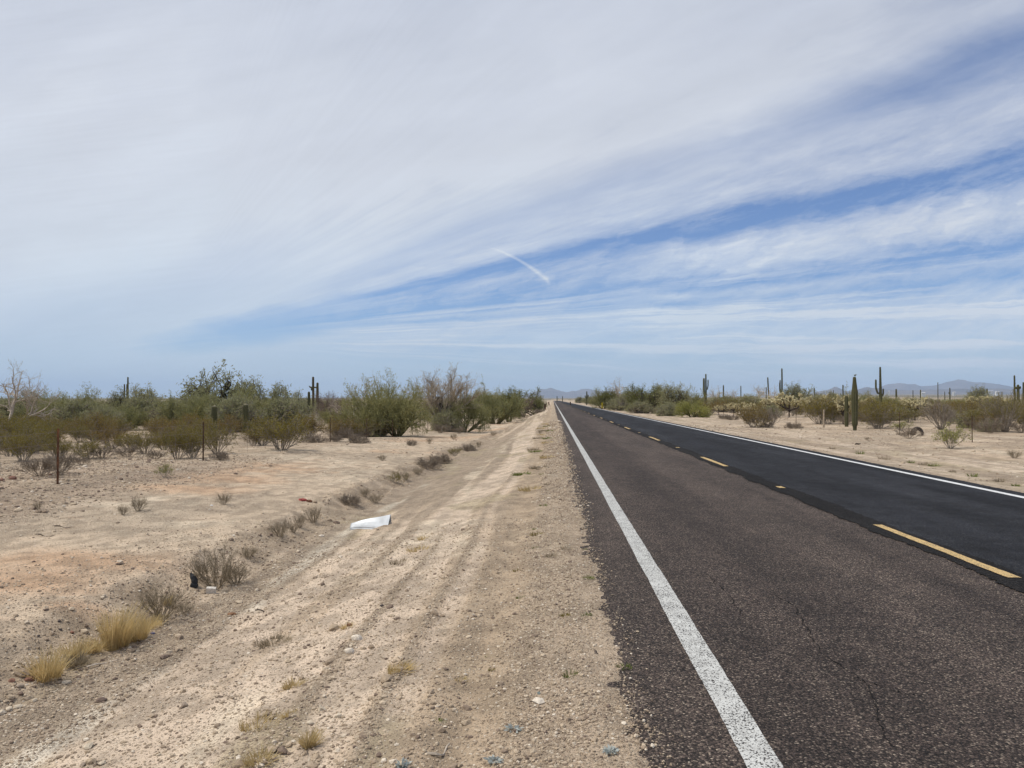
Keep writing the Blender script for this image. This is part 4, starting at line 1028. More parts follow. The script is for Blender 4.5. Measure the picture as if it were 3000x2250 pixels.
# ------------------------------------------------------------------ chollas
m_chol = mat_leaf('cholla spines', (.62, .55, .34), (.47, .41, .235), .2, .35)
m_chold = mat_leaf('cholla spines shaded old', (.40, .34, .21), (.29, .245, .15), .15, .35)  # darker spines for old lower joints, crown shade put into the colour
m_cht = mat_simple('cholla trunk', (.060, .045, .036), .3, 10, .9)
def cholla(px, base, top, wpx, Y, label, seed, lean=1.0, trunk_f=.35, n=5):
    rg = np.random.default_rng(seed)
    x, y, z = at(px, base) if Y is None else atY(px, Y)
    h = topz(px, top, y) - z; w = wpx * y / F
    root = tag(empty('cholla', (x, y, z)), label, 'cactus', 'chollas across the road')
    tr = []; jt = MB(); ends = []
    tr.append((0, 0, -.05, .0, 0, h * .72, .045 * h / 1.5, .03 * h / 1.5))
    ends.append((np.array([0, 0, h * .75]), np.array([0, 0, 1.])))
    for k in range(n + 3):
        a = 6.283 * (k + rg.random() * .7) / (n + 3); f = trunk_f * rg.uniform(.45, 1.15)
        o = np.array([math.cos(a), math.sin(a) * .8, 0]); L = w * .5 * rg.uniform(.55, .95)
        p = np.array([0, 0, h * f]); q = p + o * L * .5 + np.array([0, 0, h * .08]); e = np.array([*(o * L)[:2], h * rg.uniform(.58, .86)])
        tr.append((*p, *q, .032 * h / 1.5, .028 * h / 1.5)); tr.append((*q, *e, .028 * h / 1.5, .02 * h / 1.5))
        ends.append((e, nrm(e - q))); ends.append((.45 * q + .55 * e, nrm(e - q)))
    b = MB(); b.tubes(tr, 6); b.build('trunk', m_cht, root)
    cap = []
    for e, d in ends:
        for c in range(int(rg.integers(5, 9))):
            p = e + rg.normal(size=3) * np.array([w * .055, w * .055, h * .035]); dd = nrm(d * .5 + rg.normal(size=3) * .6 + np.array([0, 0, .25])); L = h * rg.uniform(.06, .12)
            r = h * rg.uniform(.020, .030)
            cap.append((*p, *(p + dd * L * .25), r * .6, r)); cap.append((*(p + dd * L * .25), *(p + dd * L * .8), r, r * .95)); cap.append((*(p + dd * L * .8), *(p + dd * L), r * .95, r * .35))
            for c2 in range(2):
                p2 = p + dd * L * .9; d2 = nrm(dd * .5 + rg.normal(size=3) * .7); L2 = L * .7; r2 = r * .85
                cap.append((*p2, *(p2 + d2 * L2 * .7), r2, r2)); cap.append((*(p2 + d2 * L2 * .7), *(p2 + d2 * L2), r2, r2 * .3))
    cap = np.array(cap); jt.tubes(cap, 6)
    mid = (cap[:, 0:3] + cap[:, 3:6]) / 2; m_ = 7
    pos = np.repeat(mid, m_, 0); d = rg.normal(size=pos.shape); d /= np.linalg.norm(d, axis=1, keepdims=True)
    jt.leaves(pos + d * np.repeat(cap[:, 6], m_)[:, None] * .8, d, h * .018, h * .006, rg)
    jt.build('spiny_joints', m_chol, root)
    low = MB(); sg_ = []
    for e, d in ends[1::2]:
        for c in range(2):
            p = e * np.array([.7, .7, .8]) + rg.normal(size=3) * np.array([w * .05, w * .05, h * .04]); dd = nrm(rg.normal(size=3)); sg_.append((*p, *(p + dd * h * .06), h * .02, h * .012))
    low.tubes(sg_, 5); low.build('old_joints', m_chold, root)
    return root
cholla(2106, 1217, 1186, 36, None, 'small round cholla with dark forked trunk, first of two beside the verge', 1, trunk_f=.4)
cholla(2150, 1219, 1178, 52, None, 'small wide cholla with two dark trunks, second of two beside the verge', 2, trunk_f=.4)
cholla(2194, 1225, 1177, 34, 78, 'cholla top peeking out behind the dark brown creosote', 3)
cholla(2312, 1222, 1150, 112, None, 'largest cholla, creamy crown on a tall dark forked trunk', 4, n=7, trunk_f=.32)
cholla(2366, 0, 1157, 40, 100, 'cholla crown showing right behind the largest one', 5)
cholla(2420, 0, 1155, 32, 95, 'cholla crown above the olive creosote behind the wooden post', 6)
cholla(2470, 0, 1158, 50, 62, 'pale cholla wrapped round the young thick saguaro', 7, trunk_f=.5)
cholla(2680, 0, 1157, 84, 74, 'round topped flat cholla on a dark leaning trunk near the fence', 8, n=7, trunk_f=.45)
cholla(2895, 0, 1158, 36, 120, 'distant pale cholla left of the large vee shaped bush', 9)
cholla(2585, 0, 1192, 24, 70, 'small pale cholla tip in the creosote right of the constricted saguaro', 10)

cholla(2945, 0, 1163, 30, 100, 'pale cholla crown behind the large vee shaped bush', 11)
cholla(2845, 0, 1160, 34, 105, 'pale cholla in the scrub below the lone mesquite', 12)
cholla(2250, 0, 1163, 36, 92, 'small pale cholla left of the largest one', 13)
cholla(2540, 0, 1162, 32, 85, 'pale cholla between the constricted and the two armed saguaro', 14)
# ------------------------------------------------------------------ grass tufts, weeds
def tuft_mesh(name, n, h, spread, lean, mat, seed, w=.004, base=.05, bend=.5, dirx=0.0):
    rg = np.random.default_rng(seed); b = MB()
    a = rg.uniform(0, 6.283, n); r = base * rg.random(n) ** .5; L = h * rg.uniform(.45, 1.1, n); ln = np.abs(rg.normal(0, lean, n))
    p = np.stack([np.cos(a) * r, np.sin(a) * r, -.01 + 0 * a], 1); o = np.stack([np.cos(a + rg.normal(0, .5, n)) + dirx, np.sin(a), 0 * a], 1)
    V = []; k = 4
    for q in range(k + 1):
        t = q / k; c = p + o * (np.sin(ln) * L * t + bend * L * t * t * .35 * rg.uniform(.6, 1.2, n))[:, None] * spread + np.array([0, 0, 1]) * (np.cos(ln) * L * t * (1 - .22 * bend * t))[:, None]
        sd = np.stack([-np.sin(a + .8), np.cos(a + .8), 0 * a], 1) * (w * (1 - .75 * t))
        V += [c - sd, c + sd]
    V = np.stack(V, 1); m_ = V.shape[1]
    f = np.concatenate([np.array([[2 * q, 2 * q + 1, 2 * q + 3, 2 * q + 2]]) for q in range(k)])
    b.add(V.reshape(-1, 3), (f[None] + (np.arange(n) * m_)[:, None, None]).reshape(-1, 4))
    return b.mesh(name, mat)
def tuft(px, base, hpx, n, label, mat, name='grass_tuft', cat='grass', seed=1, spread=1.0, lean=.35, w=.0035, bfrac=.3, bend=.5, dirx=0.0, group=None):
    x, y, z = at(px, base); k = y / F
    me = tuft_mesh(name, n, hpx * k, spread, lean, mat, seed, w, hpx * k * bfrac, bend, dirx)
    o = obj(name, me); o.location = (x, y, z); return tag(o, label, cat, group)
GG = 'dry grass clumps on the ditch bank'
tuft(338, 1898, 138, 520, 'tall golden grass clump, brightest plant on the ditch bank', m_gold, seed=1, lean=.16, bfrac=.24, dirx=.3, w=.003, group=GG)
tuft(395, 1872, 70, 380, 'shorter golden grass joined to the right of the tall clump', m_gold, seed=2, lean=.45, bfrac=.45, group=GG)
tuft(440, 1838, 48, 260, 'low golden grass trailing right towards the sprawling grey shrub', m_gold, seed=3, lean=.6, bfrac=.6, group=GG)
tuft(268, 1908, 48, 260, 'low golden grass between the tall clump and the shaggy tuft', m_gold, seed=4, lean=.6, bfrac=.5, group=GG)
tuft(136, 1985, 92, 380, 'shaggy golden brown grass tuft above the red brown rocks', m_gold, seed=5, lean=.42, bfrac=.42, w=.003, group=GG)
tuft(216, 1925, 64, 240, 'thin bleached grass wisps behind the small dark tuft', m_straw, seed=6, lean=.5, bfrac=.5, group=GG)
tuft(224, 1948, 46, 300, 'small dark olive tuft right of the shaggy golden one', m_drygr, seed=7, lean=.7, bfrac=.5, group=GG)
tuft(490, 1775, 40, 140, 'pale yellow blades inside the sprawling grey shrub', m_straw, seed=8, lean=.3, bfrac=.2, group=GG)
SG = 'dry straw bits on the stony slope'
tuft(1168, 1962, 30, 260, 'flattened mat of golden straw on the gravel slope', m_gold, seed=11, lean=1.25, bfrac=1.1, bend=.2, dirx=.8, group=SG)
tuft(1014, 1838, 20, 120, 'little straw clump capped by a red brown clod', m_gold, seed=12, lean=1.0, bfrac=.7, group=SG)
tuft(1350, 1992, 16, 80, 'small flattened straw wisp on the smooth wheel track', m_straw, seed=13, lean=1.25, bfrac=.9, group=SG)
tuft(905, 2185, 60, 160, 'upright straw tuft near the bottom edge', m_straw, seed=14, lean=.4, bfrac=.3, group=SG)
tuft(762, 2122, 36, 260, 'long drift of flattened straw across the lower slope', m_straw, seed=15, lean=1.2, bfrac=1.6, bend=.2, dirx=.6, group=SG)
tuft(856, 2012, 32, 150, 'thin bleached straw on the middle of the slope', m_straw, seed=16, lean=1.0, bfrac=.8, group=SG)
tuft(757, 2228, 40, 220, 'bleached straw clump at the bottom edge, below the long drift', m_straw, seed=17, lean=1.0, bfrac=1.0, group=SG)
tuft(848, 2094, 20, 110, 'little yellow straw bit above the long drift', m_gold, seed=18, lean=1.1, bfrac=1.0, group=SG)
tuft(800, 1885, 34, 260, 'brownish dry litter grass beside the wheel rut', m_drygr, seed=19, lean=1.1, bfrac=1.3, group=SG)
tuft(1240, 1580, 16, 120, 'yellow dry grass patch on the far slope', m_gold, seed=20, lean=.8, bfrac=.9, group=SG)
tuft(1222, 1612, 22, 160, 'wider yellow dry grass patch below the far one', m_straw, seed=21, lean=1.1, bfrac=1.4, group=SG)
tuft(1170, 1648, 18, 200, 'dull brown grass spread along the rut edge', m_drygr, seed=22, lean=1.1, bfrac=1.6, group=SG)
WG = 'small green weeds along the pavement edge'
for k, (px, py, s, lab) in enumerate(((1567, 1606, 20, 'green weed on the wheel track, beyond the elongated one'), (1655, 1608, 30, 'wide green weed in the gravel beyond the paired weeds'), (1714, 1610, 16, 'little green weed at the pavement edge, highest of three'),
     (1516, 1672, 26, 'bright green weed mat on the wheel track'), (1722, 1695, 30, 'flat green weed right on the pavement edge, middle of three'), (1668, 1692, 16, 'small dull weed left of the flat pavement weed'),
     (1522, 1752, 24, 'green weed clump on the bare wheel track'), (1655, 1804, 30, 'tall green weed in the gravel beside a paired weed'), (1718, 1804, 30, 'green weed at the pavement edge, lowest of three'),
     (1612, 1630, 30, 'dull olive weed patch left of the gravel'), (1567, 1550, 14, 'small weed speck on the distant wheel track'), (1570, 1568, 34, 'long low weed streak on the distant wheel track'),
     (1669, 1980, 44, 'largest green weed in the near gravel'), (1168, 2072, 26, 'lone green weed on the stony slope'), (1278, 2112, 28, 'green weed beside pale straw on the near slope'),
     (1441, 1962, 22, 'dull green weed on the near wheel track'), (1432, 1922, 18, 'smaller weed just above the dull green one'), (1560, 1892, 26, 'faint olive weed at the gravel border'), (1830, 1957, 40, 'green weed growing on the pavement by the white line'),
     (1213, 1972, 10, 'tiny green sprout by the flattened golden straw'), (1590, 1482, 20, 'distant weed in the gravel, near the white line bend'), (1600, 1420, 18, 'weed in the gravel farther along the wheel track'), (1586, 1390, 16, 'faint weed beyond the others on the verge'))):
    tuft(px, py, s * .42, 40 + s * 3, lab, [m_weed, m_drygr, m_weed, m_creo][k % 4], 'weed', 'weed', 40 + k, 1.2, 1.15, .0035, 1.1, .25, .5 * math.sin(k * 2.3), WG)
VG = 'yellowish weeds at the far pavement edge'
for k in range(16):
    y_ = 15 + 2.6 * k + .8 * math.sin(k * 2.1); x_ = -.45 - .3 * math.sin(k * 1.7)
    me = tuft_mesh('weed', 130, .11, 1.3, .9, [m_straw, m_weed, m_drygr][k % 3], 80 + k, .012, .22); o = obj('weed', me); o.location = (x_, y_, Hs(x_, y_))
    tag(o, ['straw yellow', 'olive green', 'brown dry'][k % 3] + ' weed tuft in the strip along the far pavement edge', 'weed', VG)
for k, (px, py, lab) in enumerate(((1502, 2140, 'pale blue grey leafy rosette on the wheel track, upper of two'), (1449, 2232, 'pale blue grey leafy rosette at the bottom edge'), (1790, 2205, 'pale blue grey rosette by the white line'), (1178, 2246, 'bluish weed speck cut by the bottom edge'))):
    x, y, z = at(px, py); rg = np.random.default_rng(60 + k); b = MB(); n = 42 + 11 * k; d = rg.normal(size=(n, 3)) * np.array([1.3 - .2 * k, .9, 1]); d[:, 2] = np.abs(d[:, 2]) * .6
    d[:, 2] *= .6; b.leaves(d * .010, d, .026, .012, rg); o = b.build('rosette_weed', m_pale_leaf); o.location = (x, y, z + .004); tag(o, lab, 'weed')

EG = 'dry tufts along the far edge of the road'
for k, (px, py) in enumerate(((2440, 1316), (2520, 1330), (2590, 1346), (2668, 1356), (2705, 1362), (2735, 1366), (2790, 1384), (2850, 1396), (2925, 1412), (2975, 1424))):
    tuft(px, py, 10 + 3 * (k % 3), 90, 'low ' + ('straw', 'olive')[k % 2] + ' coloured tuft in the gravel beside the clean white edge line', (m_drygr, m_weed)[k % 2], 'grass_tuft', 'grass', 130 + k, 1.2, .9, .006, .9, .3, 0, EG)

# ------------------------------------------------------------------ fences
m_rust = mat_simple('orange rusted steel', (.17, .078, .038), .5, 6, .9, .3, 60, .2, 0, (.075, .042, .028))
m_brown = mat_simple('brown rusted steel', (.10, .062, .042), .4, 12, .85)
m_wire = mat_simple('fence wire', (.20, .16, .13), .3, 20, .7)
m_wood = mat_simple('weathered wood', (.40, .325, .24), .3, 7, .9, .5, 30)
m_white_p = mat_simple('white plastic', (.75, .76, .76), .08, 9, .5, .05)
def tpost(h, mat, parent, loc, name='post'):
    b = MB(); b.box((0, 0, h / 2 - .15), (.036, .009, h + .3)); b.box((0, .0215, h / 2 - .15), (.009, .034, h + .3))
    for k in range(int(h / .09)): b.box((0, -.008, .12 + k * .09), (.016, .012, .02))
    o = b.build(name, mat, parent); o.location = loc; return o
def fence(name, label, X, Ys, h, stays, wires, skip, mats, x_of=None, every=6.5):
    root = tag(empty(name, (X, Ys[0], Hs(X, Ys[0]))), label, 'fence'); ox, oy, oz = root.location
    for k, y in enumerate(Ys):
        if k in skip: continue
        lx = X; z = Hs(lx, y)
        tpost(h, mats[k] if k < len(mats) else m_brown, root, (lx - ox, y - oy, z - oz))
    for a, bb in zip(Ys[:-1], Ys[1:]):
        for s in range(1, stays + 1):
            y = a + (bb - a) * s / (stays + 1); z = Hs(X, y); b = MB()
            t_ = np.linspace(0, 1, 24); b.path(np.stack([.012 * np.cos(t_ * 40), .012 * np.sin(t_ * 40), .05 + t_ * (h - .12)], 1), .004, 4)
            o = b.build('stay', m_wire, root); o.location = (X - ox, y - oy, z - oz)
    for hw in wires:
        yy = np.array(Ys); zz = np.array([Hs(X, y) for y in yy]) + hw
        s = np.linspace(0, len(yy) - 1, (len(yy) - 1) * 8 + 1); y_ = np.interp(s, range(len(yy)), yy); z_ = np.interp(s, range(len(yy)), zz) - .02 * np.sin((s % 1) * math.pi)
        b = MB(); b.path(np.stack([np.full_like(y_, X - .02 - ox), y_ - oy, z_ - oz], 1), .0028, 4); b.build('wire', m_wire, root)
    return root
XL = atY(171, 15.1)[0]
fence('wire_fence', 'wire fence on rusty steel posts along the terrace, beside the creosotes', XL, [8.6, 15.1, 21.6, 28.0, 34.2, 41, 47.7, 54.5, 61.3, 68, 75, 82, 89], 1.12, 3, (.28, .55, .82, 1.05), (), [m_brown, m_rust, m_brown])
wf = fence('wire_fence', 'wire fence on dark steel posts across the road', 19.2, [23.5, 30, 36.4, 43.8, 50.2, 62, 68.5, 75, 81.5, 88, 95], 1.22, 2, (.3, .6, .9, 1.15), (), [])
xw, yw, zw = atY(2386.6, 55.8); b = MB()
t_ = np.linspace(0, 1, 14); b.path(np.stack([.02 * t_, .01 * np.sin(t_ * 5), -.2 + t_ * 1.5], 1), np.interp(t_, [0, 1], [.068, .055]) * (1 + .06 * (vnoise(t_ * 14, t_ * 0, 3) - .5)), 9)
o = b.build('wooden_post', m_wood, wf); o.location = (19.2 - wf.location.x, yw - wf.location.y, Hs(19.2, yw) - wf.location.z)
tag(o, 'pale weathered wooden post among the steel ones')
x, y, z = atY(1266, 66); b = MB(); b.path([(0, 0, -.1), (0, 0, 1.05)], .05, 8); b.box((0, -.06, 1.0), (.16, .012, .26))
rt = tag(empty('marker_post', (x, y, z)), 'white topped marker post under the tall grey twiggy tree', 'post')
b = MB(); b.path([(0, 0, -.1), (0, 0, .8)], .04, 8); b.build('post', m_palebark, rt)
b = MB(); b.path([(0, 0, .8), (0, 0, 1.45), (0, 0, 1.5)], [.055, .055, .03], 10); b.build('white_sleeve', m_white_p, rt)

# roadside markers by the culvert
m_ylw = mat_simple('yellow sheeting', (.72, .56, .035), .06, 9, .5, .05); m_black = mat_simple('black sheeting', (.02, .02, .02), .1, 9, .5, .05)
def object_marker(x, y, label, front, lean=0.0):
    rt = tag(empty('object_marker', (x, y, Hs(x, y))), label, 'road sign'); rt.rotation_euler = (0, lean, 0)
    b = MB(); b.box((0, .02, .45), (.06, .03, 1.5)); b.build('post', m_brown, rt)
    if front:
        b = MB(); b.box((0, -.004, .72), (.34, .012, .98)); pn = b.build('panel', m_ylw, rt)
        b = MB()
        for k in range(5):
            zc = .34 + .19 * k
            for sx in (-1, 1):                                 # chevron halves, cut to the panel's outline
                b.add([[0, -.013, zc - .075], [sx * .168, -.013, zc + .045], [sx * .168, -.013, zc + .125], [0, -.013, zc + .005]], [[0, 1, 2, 3]])
        b.build('chevron_stripes', m_black, pn)
    else:
        b = MB(); b.box((0, -.004, .68), (.30, .012, .85)); b.build('panel', m_brown, rt)
xm = atY(1750, 137)[0]
object_marker(max(xm, 8.7), 137, 'yellow marker panel with black chevron stripes at the road edge', True)
object_marker(atY(1596.5, 128)[0], 128, 'brown back of a marker panel on the verge, first along the pavement', False, .03)
object_marker(atY(1609, 205)[0], 205, 'brown marker post close to the pavement, second along the verge', False, -.12)
object_marker(atY(1601, 235)[0], 235, 'brown marker post set back from the pavement, farthest one', False, .05)
object_marker(atY(1671, 205)[0], 205, 'small brown marker post at the far side of the road', False, .0)

# ------------------------------------------------------------------ the white metal sheet and litter
m_zinc = mat_simple('white galvanised sheet', (.60, .635, .66), .22, 4, .5, .15, 25, .5, .1)
x1, y1, z1 = at(1031, 1549); x2, y2, z2 = at(1142, 1535)
L = math.hypot(x2 - x1, y2 - y1); rt = empty('metal_sheet', (x1, y1, z1), math.atan2(y2 - y1, x2 - x1))
tag(rt, 'folded white metal sheet lying in the ditch, open triangular end', 'metal sheet')
# cross section from the front flange over the fold to the back edge, lofted between low end and high end
def sect(t):
    h = .098 + .165 * t; w = .14 + .09 * t
    front = [(-.62, .0), (-.63, .07), (-.585, .13), (-.60, .20), (-.56, .26), (-.555, .29), (-.33, .62), (-.08, .99), (-.03, 1.0), (.02, .985), (.24, .50), (.46, .02)]
    low = [(-.60, .0), (-.61, .12), (-.56, .22), (-.58, .34), (-.53, .44), (-.52, .48), (-.34, .78), (-.12, .98), (-.03, 1.0), (.05, .97), (.28, .55), (.46, .02)]
    P = np.array(low) * (1 - t) + np.array(front) * t
    return P * np.array([w, h])
n = 14; T = np.linspace(0, 1, n); V = []
for t_ in T:
    P = sect(t_); lift = .012 * math.sin(t_ * 5.0) + .010 * t_
    V.append(np.stack([np.full(len(P), t_ * L) + .012 * P[:, 1] / .2 * (t_ > .95), P[:, 0], P[:, 1] - .006 + lift * (P[:, 0] < 0)], 1))
V = np.concatenate(V); m_ = 12; q = np.arange(n * m_).reshape(n, m_)
f = np.stack([q[:-1, :-1].ravel(), q[1:, :-1].ravel(), q[1:, 1:].ravel(), q[:-1, 1:].ravel()], 1)
o = obj('sheet', mesh_np('sheet', V, [f], [m_zinc], False), rt)
md = o.modifiers.new('thickness', 'SOLIDIFY'); md.thickness = .003; md.offset = -1
b = MB(); b.path([(.0, -.084, .0), (.0, -.074, .043), (.0, -.048, .077), (.0, -.017, .096), (.0, .007, .094), (.0, .039, .053)], .004, 6); b.build('rolled_lip', m_zinc, rt)

def crumple(px, py, wpx, hf, mat, label, seed, name, cat, flat=.5):
    rg = np.random.default_rng(seed); x, y, z = at(px, py); r = wpx * y / F / 2
    V = ICO2_V.copy(); V = V * (1 + .45 * (rg.random((len(V), 1)) - .5)); V = V * np.array([1, .7, hf]) * r
    b = MB(); b.add(V, ICO2_F); o = b.build(name, mat); o.location = (x, y, z + r * hf * .45); o.rotation_euler = (0, 0, rg.uniform(-.3, .3)); return tag(o, label, cat)
m_redc = mat_simple('faded red cloth', (.36, .085, .075), .3, 20, .9)
crumple(886, 1467, 24, .40, m_redc, 'crumpled faded red rag on the terrace edge', 1, 'rag', 'rag')
crumple(906, 1470, 18, .5, mat_simple('brown cloth', (.17, .085, .05), .3, 20), 'crumpled brown scrap touching the red rag', 2, 'scrap', 'litter')
crumple(447, 1857, 14, .5, mat_simple('blue plastic', (.13, .14, .26), .2, 20, .5), 'crumpled blue plastic scrap by the low golden grass', 3, 'plastic_scrap', 'litter')
crumple(620, 1481, 8, .4, m_white_p, 'tiny pale blue white scrap out on the terrace', 4, 'scrap', 'litter')
crumple(352, 1653, 26, .18, mat_simple('dark brown bark', (.085, .06, .045), .3, 20), 'flat dark brown chip on the reddish terrace patch', 5, 'bark_chip', 'litter')
crumple(678, 1801, 24, .35, mat_simple('rust brown clod', (.24, .13, .07), .3, 20), 'rusty brown dry clod on the ditch slope', 6, 'clod', 'clod')
crumple(1024, 1833, 16, .6, mat_simple('red brown clod', (.22, .12, .07), .3, 20), 'red brown clod on the small straw clump', 7, 'clod', 'clod')
x, y, z = at(618, 1736); b = MB(); b.box((0, 0, .028), (.10, .05, .065)); b.box((0, -.026, .045), (.08, .004, .02))
o = b.build('paper_box', mat_simple('white paper', (.62, .58, .52), .25, 60, .7)); o.location = (x, y, z); o.rotation_euler = (.2, .1, .25); tag(o, 'small whitish crushed box under the tall grey shrub', 'litter')
x, y, z = at(562, 1718); b = MB(); t_ = np.linspace(0, 1, 9)
b.path(np.stack([.03 * np.sin(t_ * 4), .015 * t_, -.02 + .17 * t_], 1), .034 * np.interp(t_, [0, .5, .8, 1], [1.1, 1, .8, .25]) * (1 + .3 * (vnoise(t_ * 9, t_ * 0, 5) - .5)), 9)
b.box((.04, -.02, .012), (.07, .04, .03)); o = b.build('burnt_stump', mat_simple('charred wood', (.028, .03, .034), .3, 30, .8, .6)); o.location = (x, y, z); tag(o, 'dark charred stump left of the tall grey dry shrub', 'stump')
x, y, z = at(2688, 1275); b = MB(); a = np.linspace(-.6, 3.9, 22)
b.path(np.stack([.0 + .26 * np.cos(a), .05 * np.sin(a * 2), .12 + .24 * np.sin(a)], 1), np.interp(a, [-.6, 1.2, 3.9], [.05, .10, .14]), 8)
o = b.build('curved_root', mat_simple('black rotten root', (.045, .034, .028), .3, 20)); o.location = (x, y, z); tag(o, 'curled black root beside the dark dead bush across the road', 'root')
for k, (px, py, dx, lab) in enumerate(((180, 1545, .34, 'thin dark stick on the stony terrace, upper one'), (130, 1570, .30, 'curved dark stick on the stony terrace, lower one'), (775, 1790, .16, 'short dark twig on the pale slope streak'), (1290, 2205, .14, 'bleached twig on the wheel track near the bottom edge'), (300, 1946, .22, 'thick bent dry stick on the ditch slope'), (830, 1590, .14, 'dark bent twig on the ditch bank'))):
    x, y, z = at(px, py); t_ = np.linspace(0, 1, 9); b = MB()
    b.path(np.stack([dx * (t_ - .5), .05 * np.sin(t_ * 5 + k), .006 + .012 * np.sin(t_ * 7)], 1), .004 + .004 * (1 - t_), 5)
    o = b.build('stick', m_bark if k not in (3, 4) else m_palebark); o.location = (x, y, z); o.rotation_euler = (0, 0, .5 if k in (2, 3, 4) else .1); tag(o, lab, 'stick')
x, y, z = at(2513, 1303); b = MB(); b.path([(-.12, 0, .02), (-.04, .02, .05), (.05, 0, .03), (.14, .03, .06)], [.02, .035, .03, .012], 6)
o = b.build('stick', m_bark); o.location = (x, y, z); tag(o, 'dark gnarled wood piece on the verge across the road', 'stick')

# ------------------------------------------------------------------ far buildings
m_bw = mat_simple('white stucco', (.74, .73, .70), .06, .5, .8, .1, 5); m_roof = mat_simple('pale metal roof', (.60, .60, .60), .1, .5, .5, .1, 5); m_wind = mat_simple('window glass', (.05, .06, .07), .1, 1, .2, 0, 5, .5)
def building(px, py, Y, w, h, label):
    x = atY(px, Y)[0]; z = float(macro(np.array([x]), np.array([Y]))[0])
    rt = tag(empty('white_building', (x, Y, z)), label, 'building', 'white far buildings')
    zb = max(0, topz(px, py, Y) - z - h); d = w * .7
    b = MB(); b.box((0, 0, (zb + h) / 2), (w, d, h + zb)); wl = b.build('wall', m_bw, rt)
    b = MB(); H0 = zb + h + .02; e = .5
    b.add([[-w / 2 - e, -d / 2 - e, H0], [w / 2 + e, -d / 2 - e, H0], [w / 2 + e, d / 2 + e, H0], [-w / 2 - e, d / 2 + e, H0], [-w / 2 - e, 0, H0 + h * .45], [w / 2 + e, 0, H0 + h * .45]],
          [[0, 1, 5, 4], [2, 3, 4, 5]], [[0, 4, 3], [1, 2, 5]]); b.build('roof', m_roof, rt)
    for s_ in (-.3, .0, .3):
        b = MB(); b.box((s_ * w, -d / 2 - .03, zb + h * .55), (w * .1, .08, h * .3)); b.build('window', m_wind, wl)
building(2704, 1151, 2300, 11, 3.2, 'low white building on the plain below the purple mountains')
building(2900, 1146, 3200, 22, 3.5, 'long white building on the plain near the lone mesquite')
building(2922, 1147, 3300, 14, 3.5, 'smaller white building at the right of the long one')
building(2230, 1147, 2600, 18, 3.5, 'white building glimpsed through the whitish leafless tree')
building(2795, 1149, 3000, 8, 3.2, 'small white house on the plain below the highest far peak')
def tank(px, py, Y, r, h, label):
    x = atY(px, Y)[0]; z = float(macro(np.array([x]), np.array([Y]))[0]); zt = topz(px, py, Y) - z
    rt = tag(empty('water_tank', (x, Y, z)), label, 'tank')
    b = MB(); b.path([(0, 0, zt - h), (0, 0, zt - h * .2), (0, 0, zt)], [r, r, r * .3], 20); b.build('vessel', m_bw, rt)
    b = MB()
    for k in range(6):
        a = k * math.pi / 3; b.path([(r * .8 * math.cos(a), r * .8 * math.sin(a), -.5), (r * .8 * math.cos(a), r * .8 * math.sin(a), max(.2, zt - h))], .3, 6)
    b.build('legs_frame', m_bw, rt)
tank(2697.5, 1142, 2400, 2.8, 4.5, 'white round water tank left above the low white building')
tank(2605, 1144.5, 3200, 2.4, 3.6, 'white dome shaped tank right of the two armed saguaro')

# ------------------------------------------------------------------ mountains
m_rock, t = material('desert mountain rock')
p = t.pos(); n = t.noise(p, .0016, 8, .62); n2 = t.noise(p, .012, 4, .6)
col = t.mix((n * .7 + n2 * .3).smooth(.35, .65), (.095, .084, .084), (.175, .150, .138))
out_principled(t, col, .95, t.bump(t.noise(p, .004, 8, .65), .7, 60), .1)
def mountain(prof, D, depth, seed, label, rough=.22):
    px = np.array([q[0] for q in prof], float); py = np.array([q[1] for q in prof], float)
    n = 260; m = 40
    u = np.linspace(px[0], px[-1], n); top = np.interp(u, px, py)
    X = np.array([atY_flat(a, D) for a in u]); Z = np.array([topz(a, b_, D) for a, b_ in zip(u, top)])
    S_ = np.linspace(-1, 1, m); V = np.zeros((m, n, 3))
    for j, s in enumerate(S_):
        fall = (1 - abs(s)) ** 1.25
        xx = X * (1 + s * depth / D * .6); yy = np.full(n, D + s * depth)
        rid = 1 - np.abs(2 * fbm(X / 900 + s * .8, X * 0 + s * depth / 700, 5, seed) - 1)
        zz = Z * (fall * (1 - rough * (1 - abs(s) * .3) * (1 - rid) * (abs(s) > .02) * 1.6)) + Z * .16 * (fbm(X / 400, yy / 400, 4, seed + 3) - .5) * fall * (abs(s) > .02)
        V[j] = np.stack([xx, yy + depth * .25 * (fbm(X / 1500, X * 0, 3, seed + 9) - .5), zz - 5 - 200 * (abs(s) > .98)], 1)
    q = np.arange(m * n).reshape(m, n)
    f = np.stack([q[:-1, :-1].ravel(), q[:-1, 1:].ravel(), q[1:, 1:].ravel(), q[1:, :-1].ravel()], 1)
    return tag(obj('mountain', mesh_np('mountain', V.reshape(-1, 3), [f], [m_rock], True)), label, None, None, 'structure')
def atY_flat(px, Y):
    d = ray(px, 1170); return float(d[0] / d[1] * Y)
mountain([(1480, 1175), (1530, 1160), (1550, 1151), (1566, 1146), (1584, 1138.5), (1600, 1136.5), (1606, 1134), (1613.6, 1131.5), (1620, 1133), (1628.5, 1136.5), (1642, 1140), (1655.6, 1144), (1668, 1144), (1676, 1141), (1680, 1140), (1686, 1141.5), (1693.6, 1141), (1703, 1136.5), (1712, 1134.5), (1723.5, 1133.5), (1732, 1136), (1745, 1139), (1770, 1143), (1800, 1146), (1830, 1149), (1849, 1145), (1858, 1143.5), (1869, 1146), (1890, 1156), (1940, 1175)], 15500, 2600, 31, 'blue grey double peaked mountain at the end of the road')
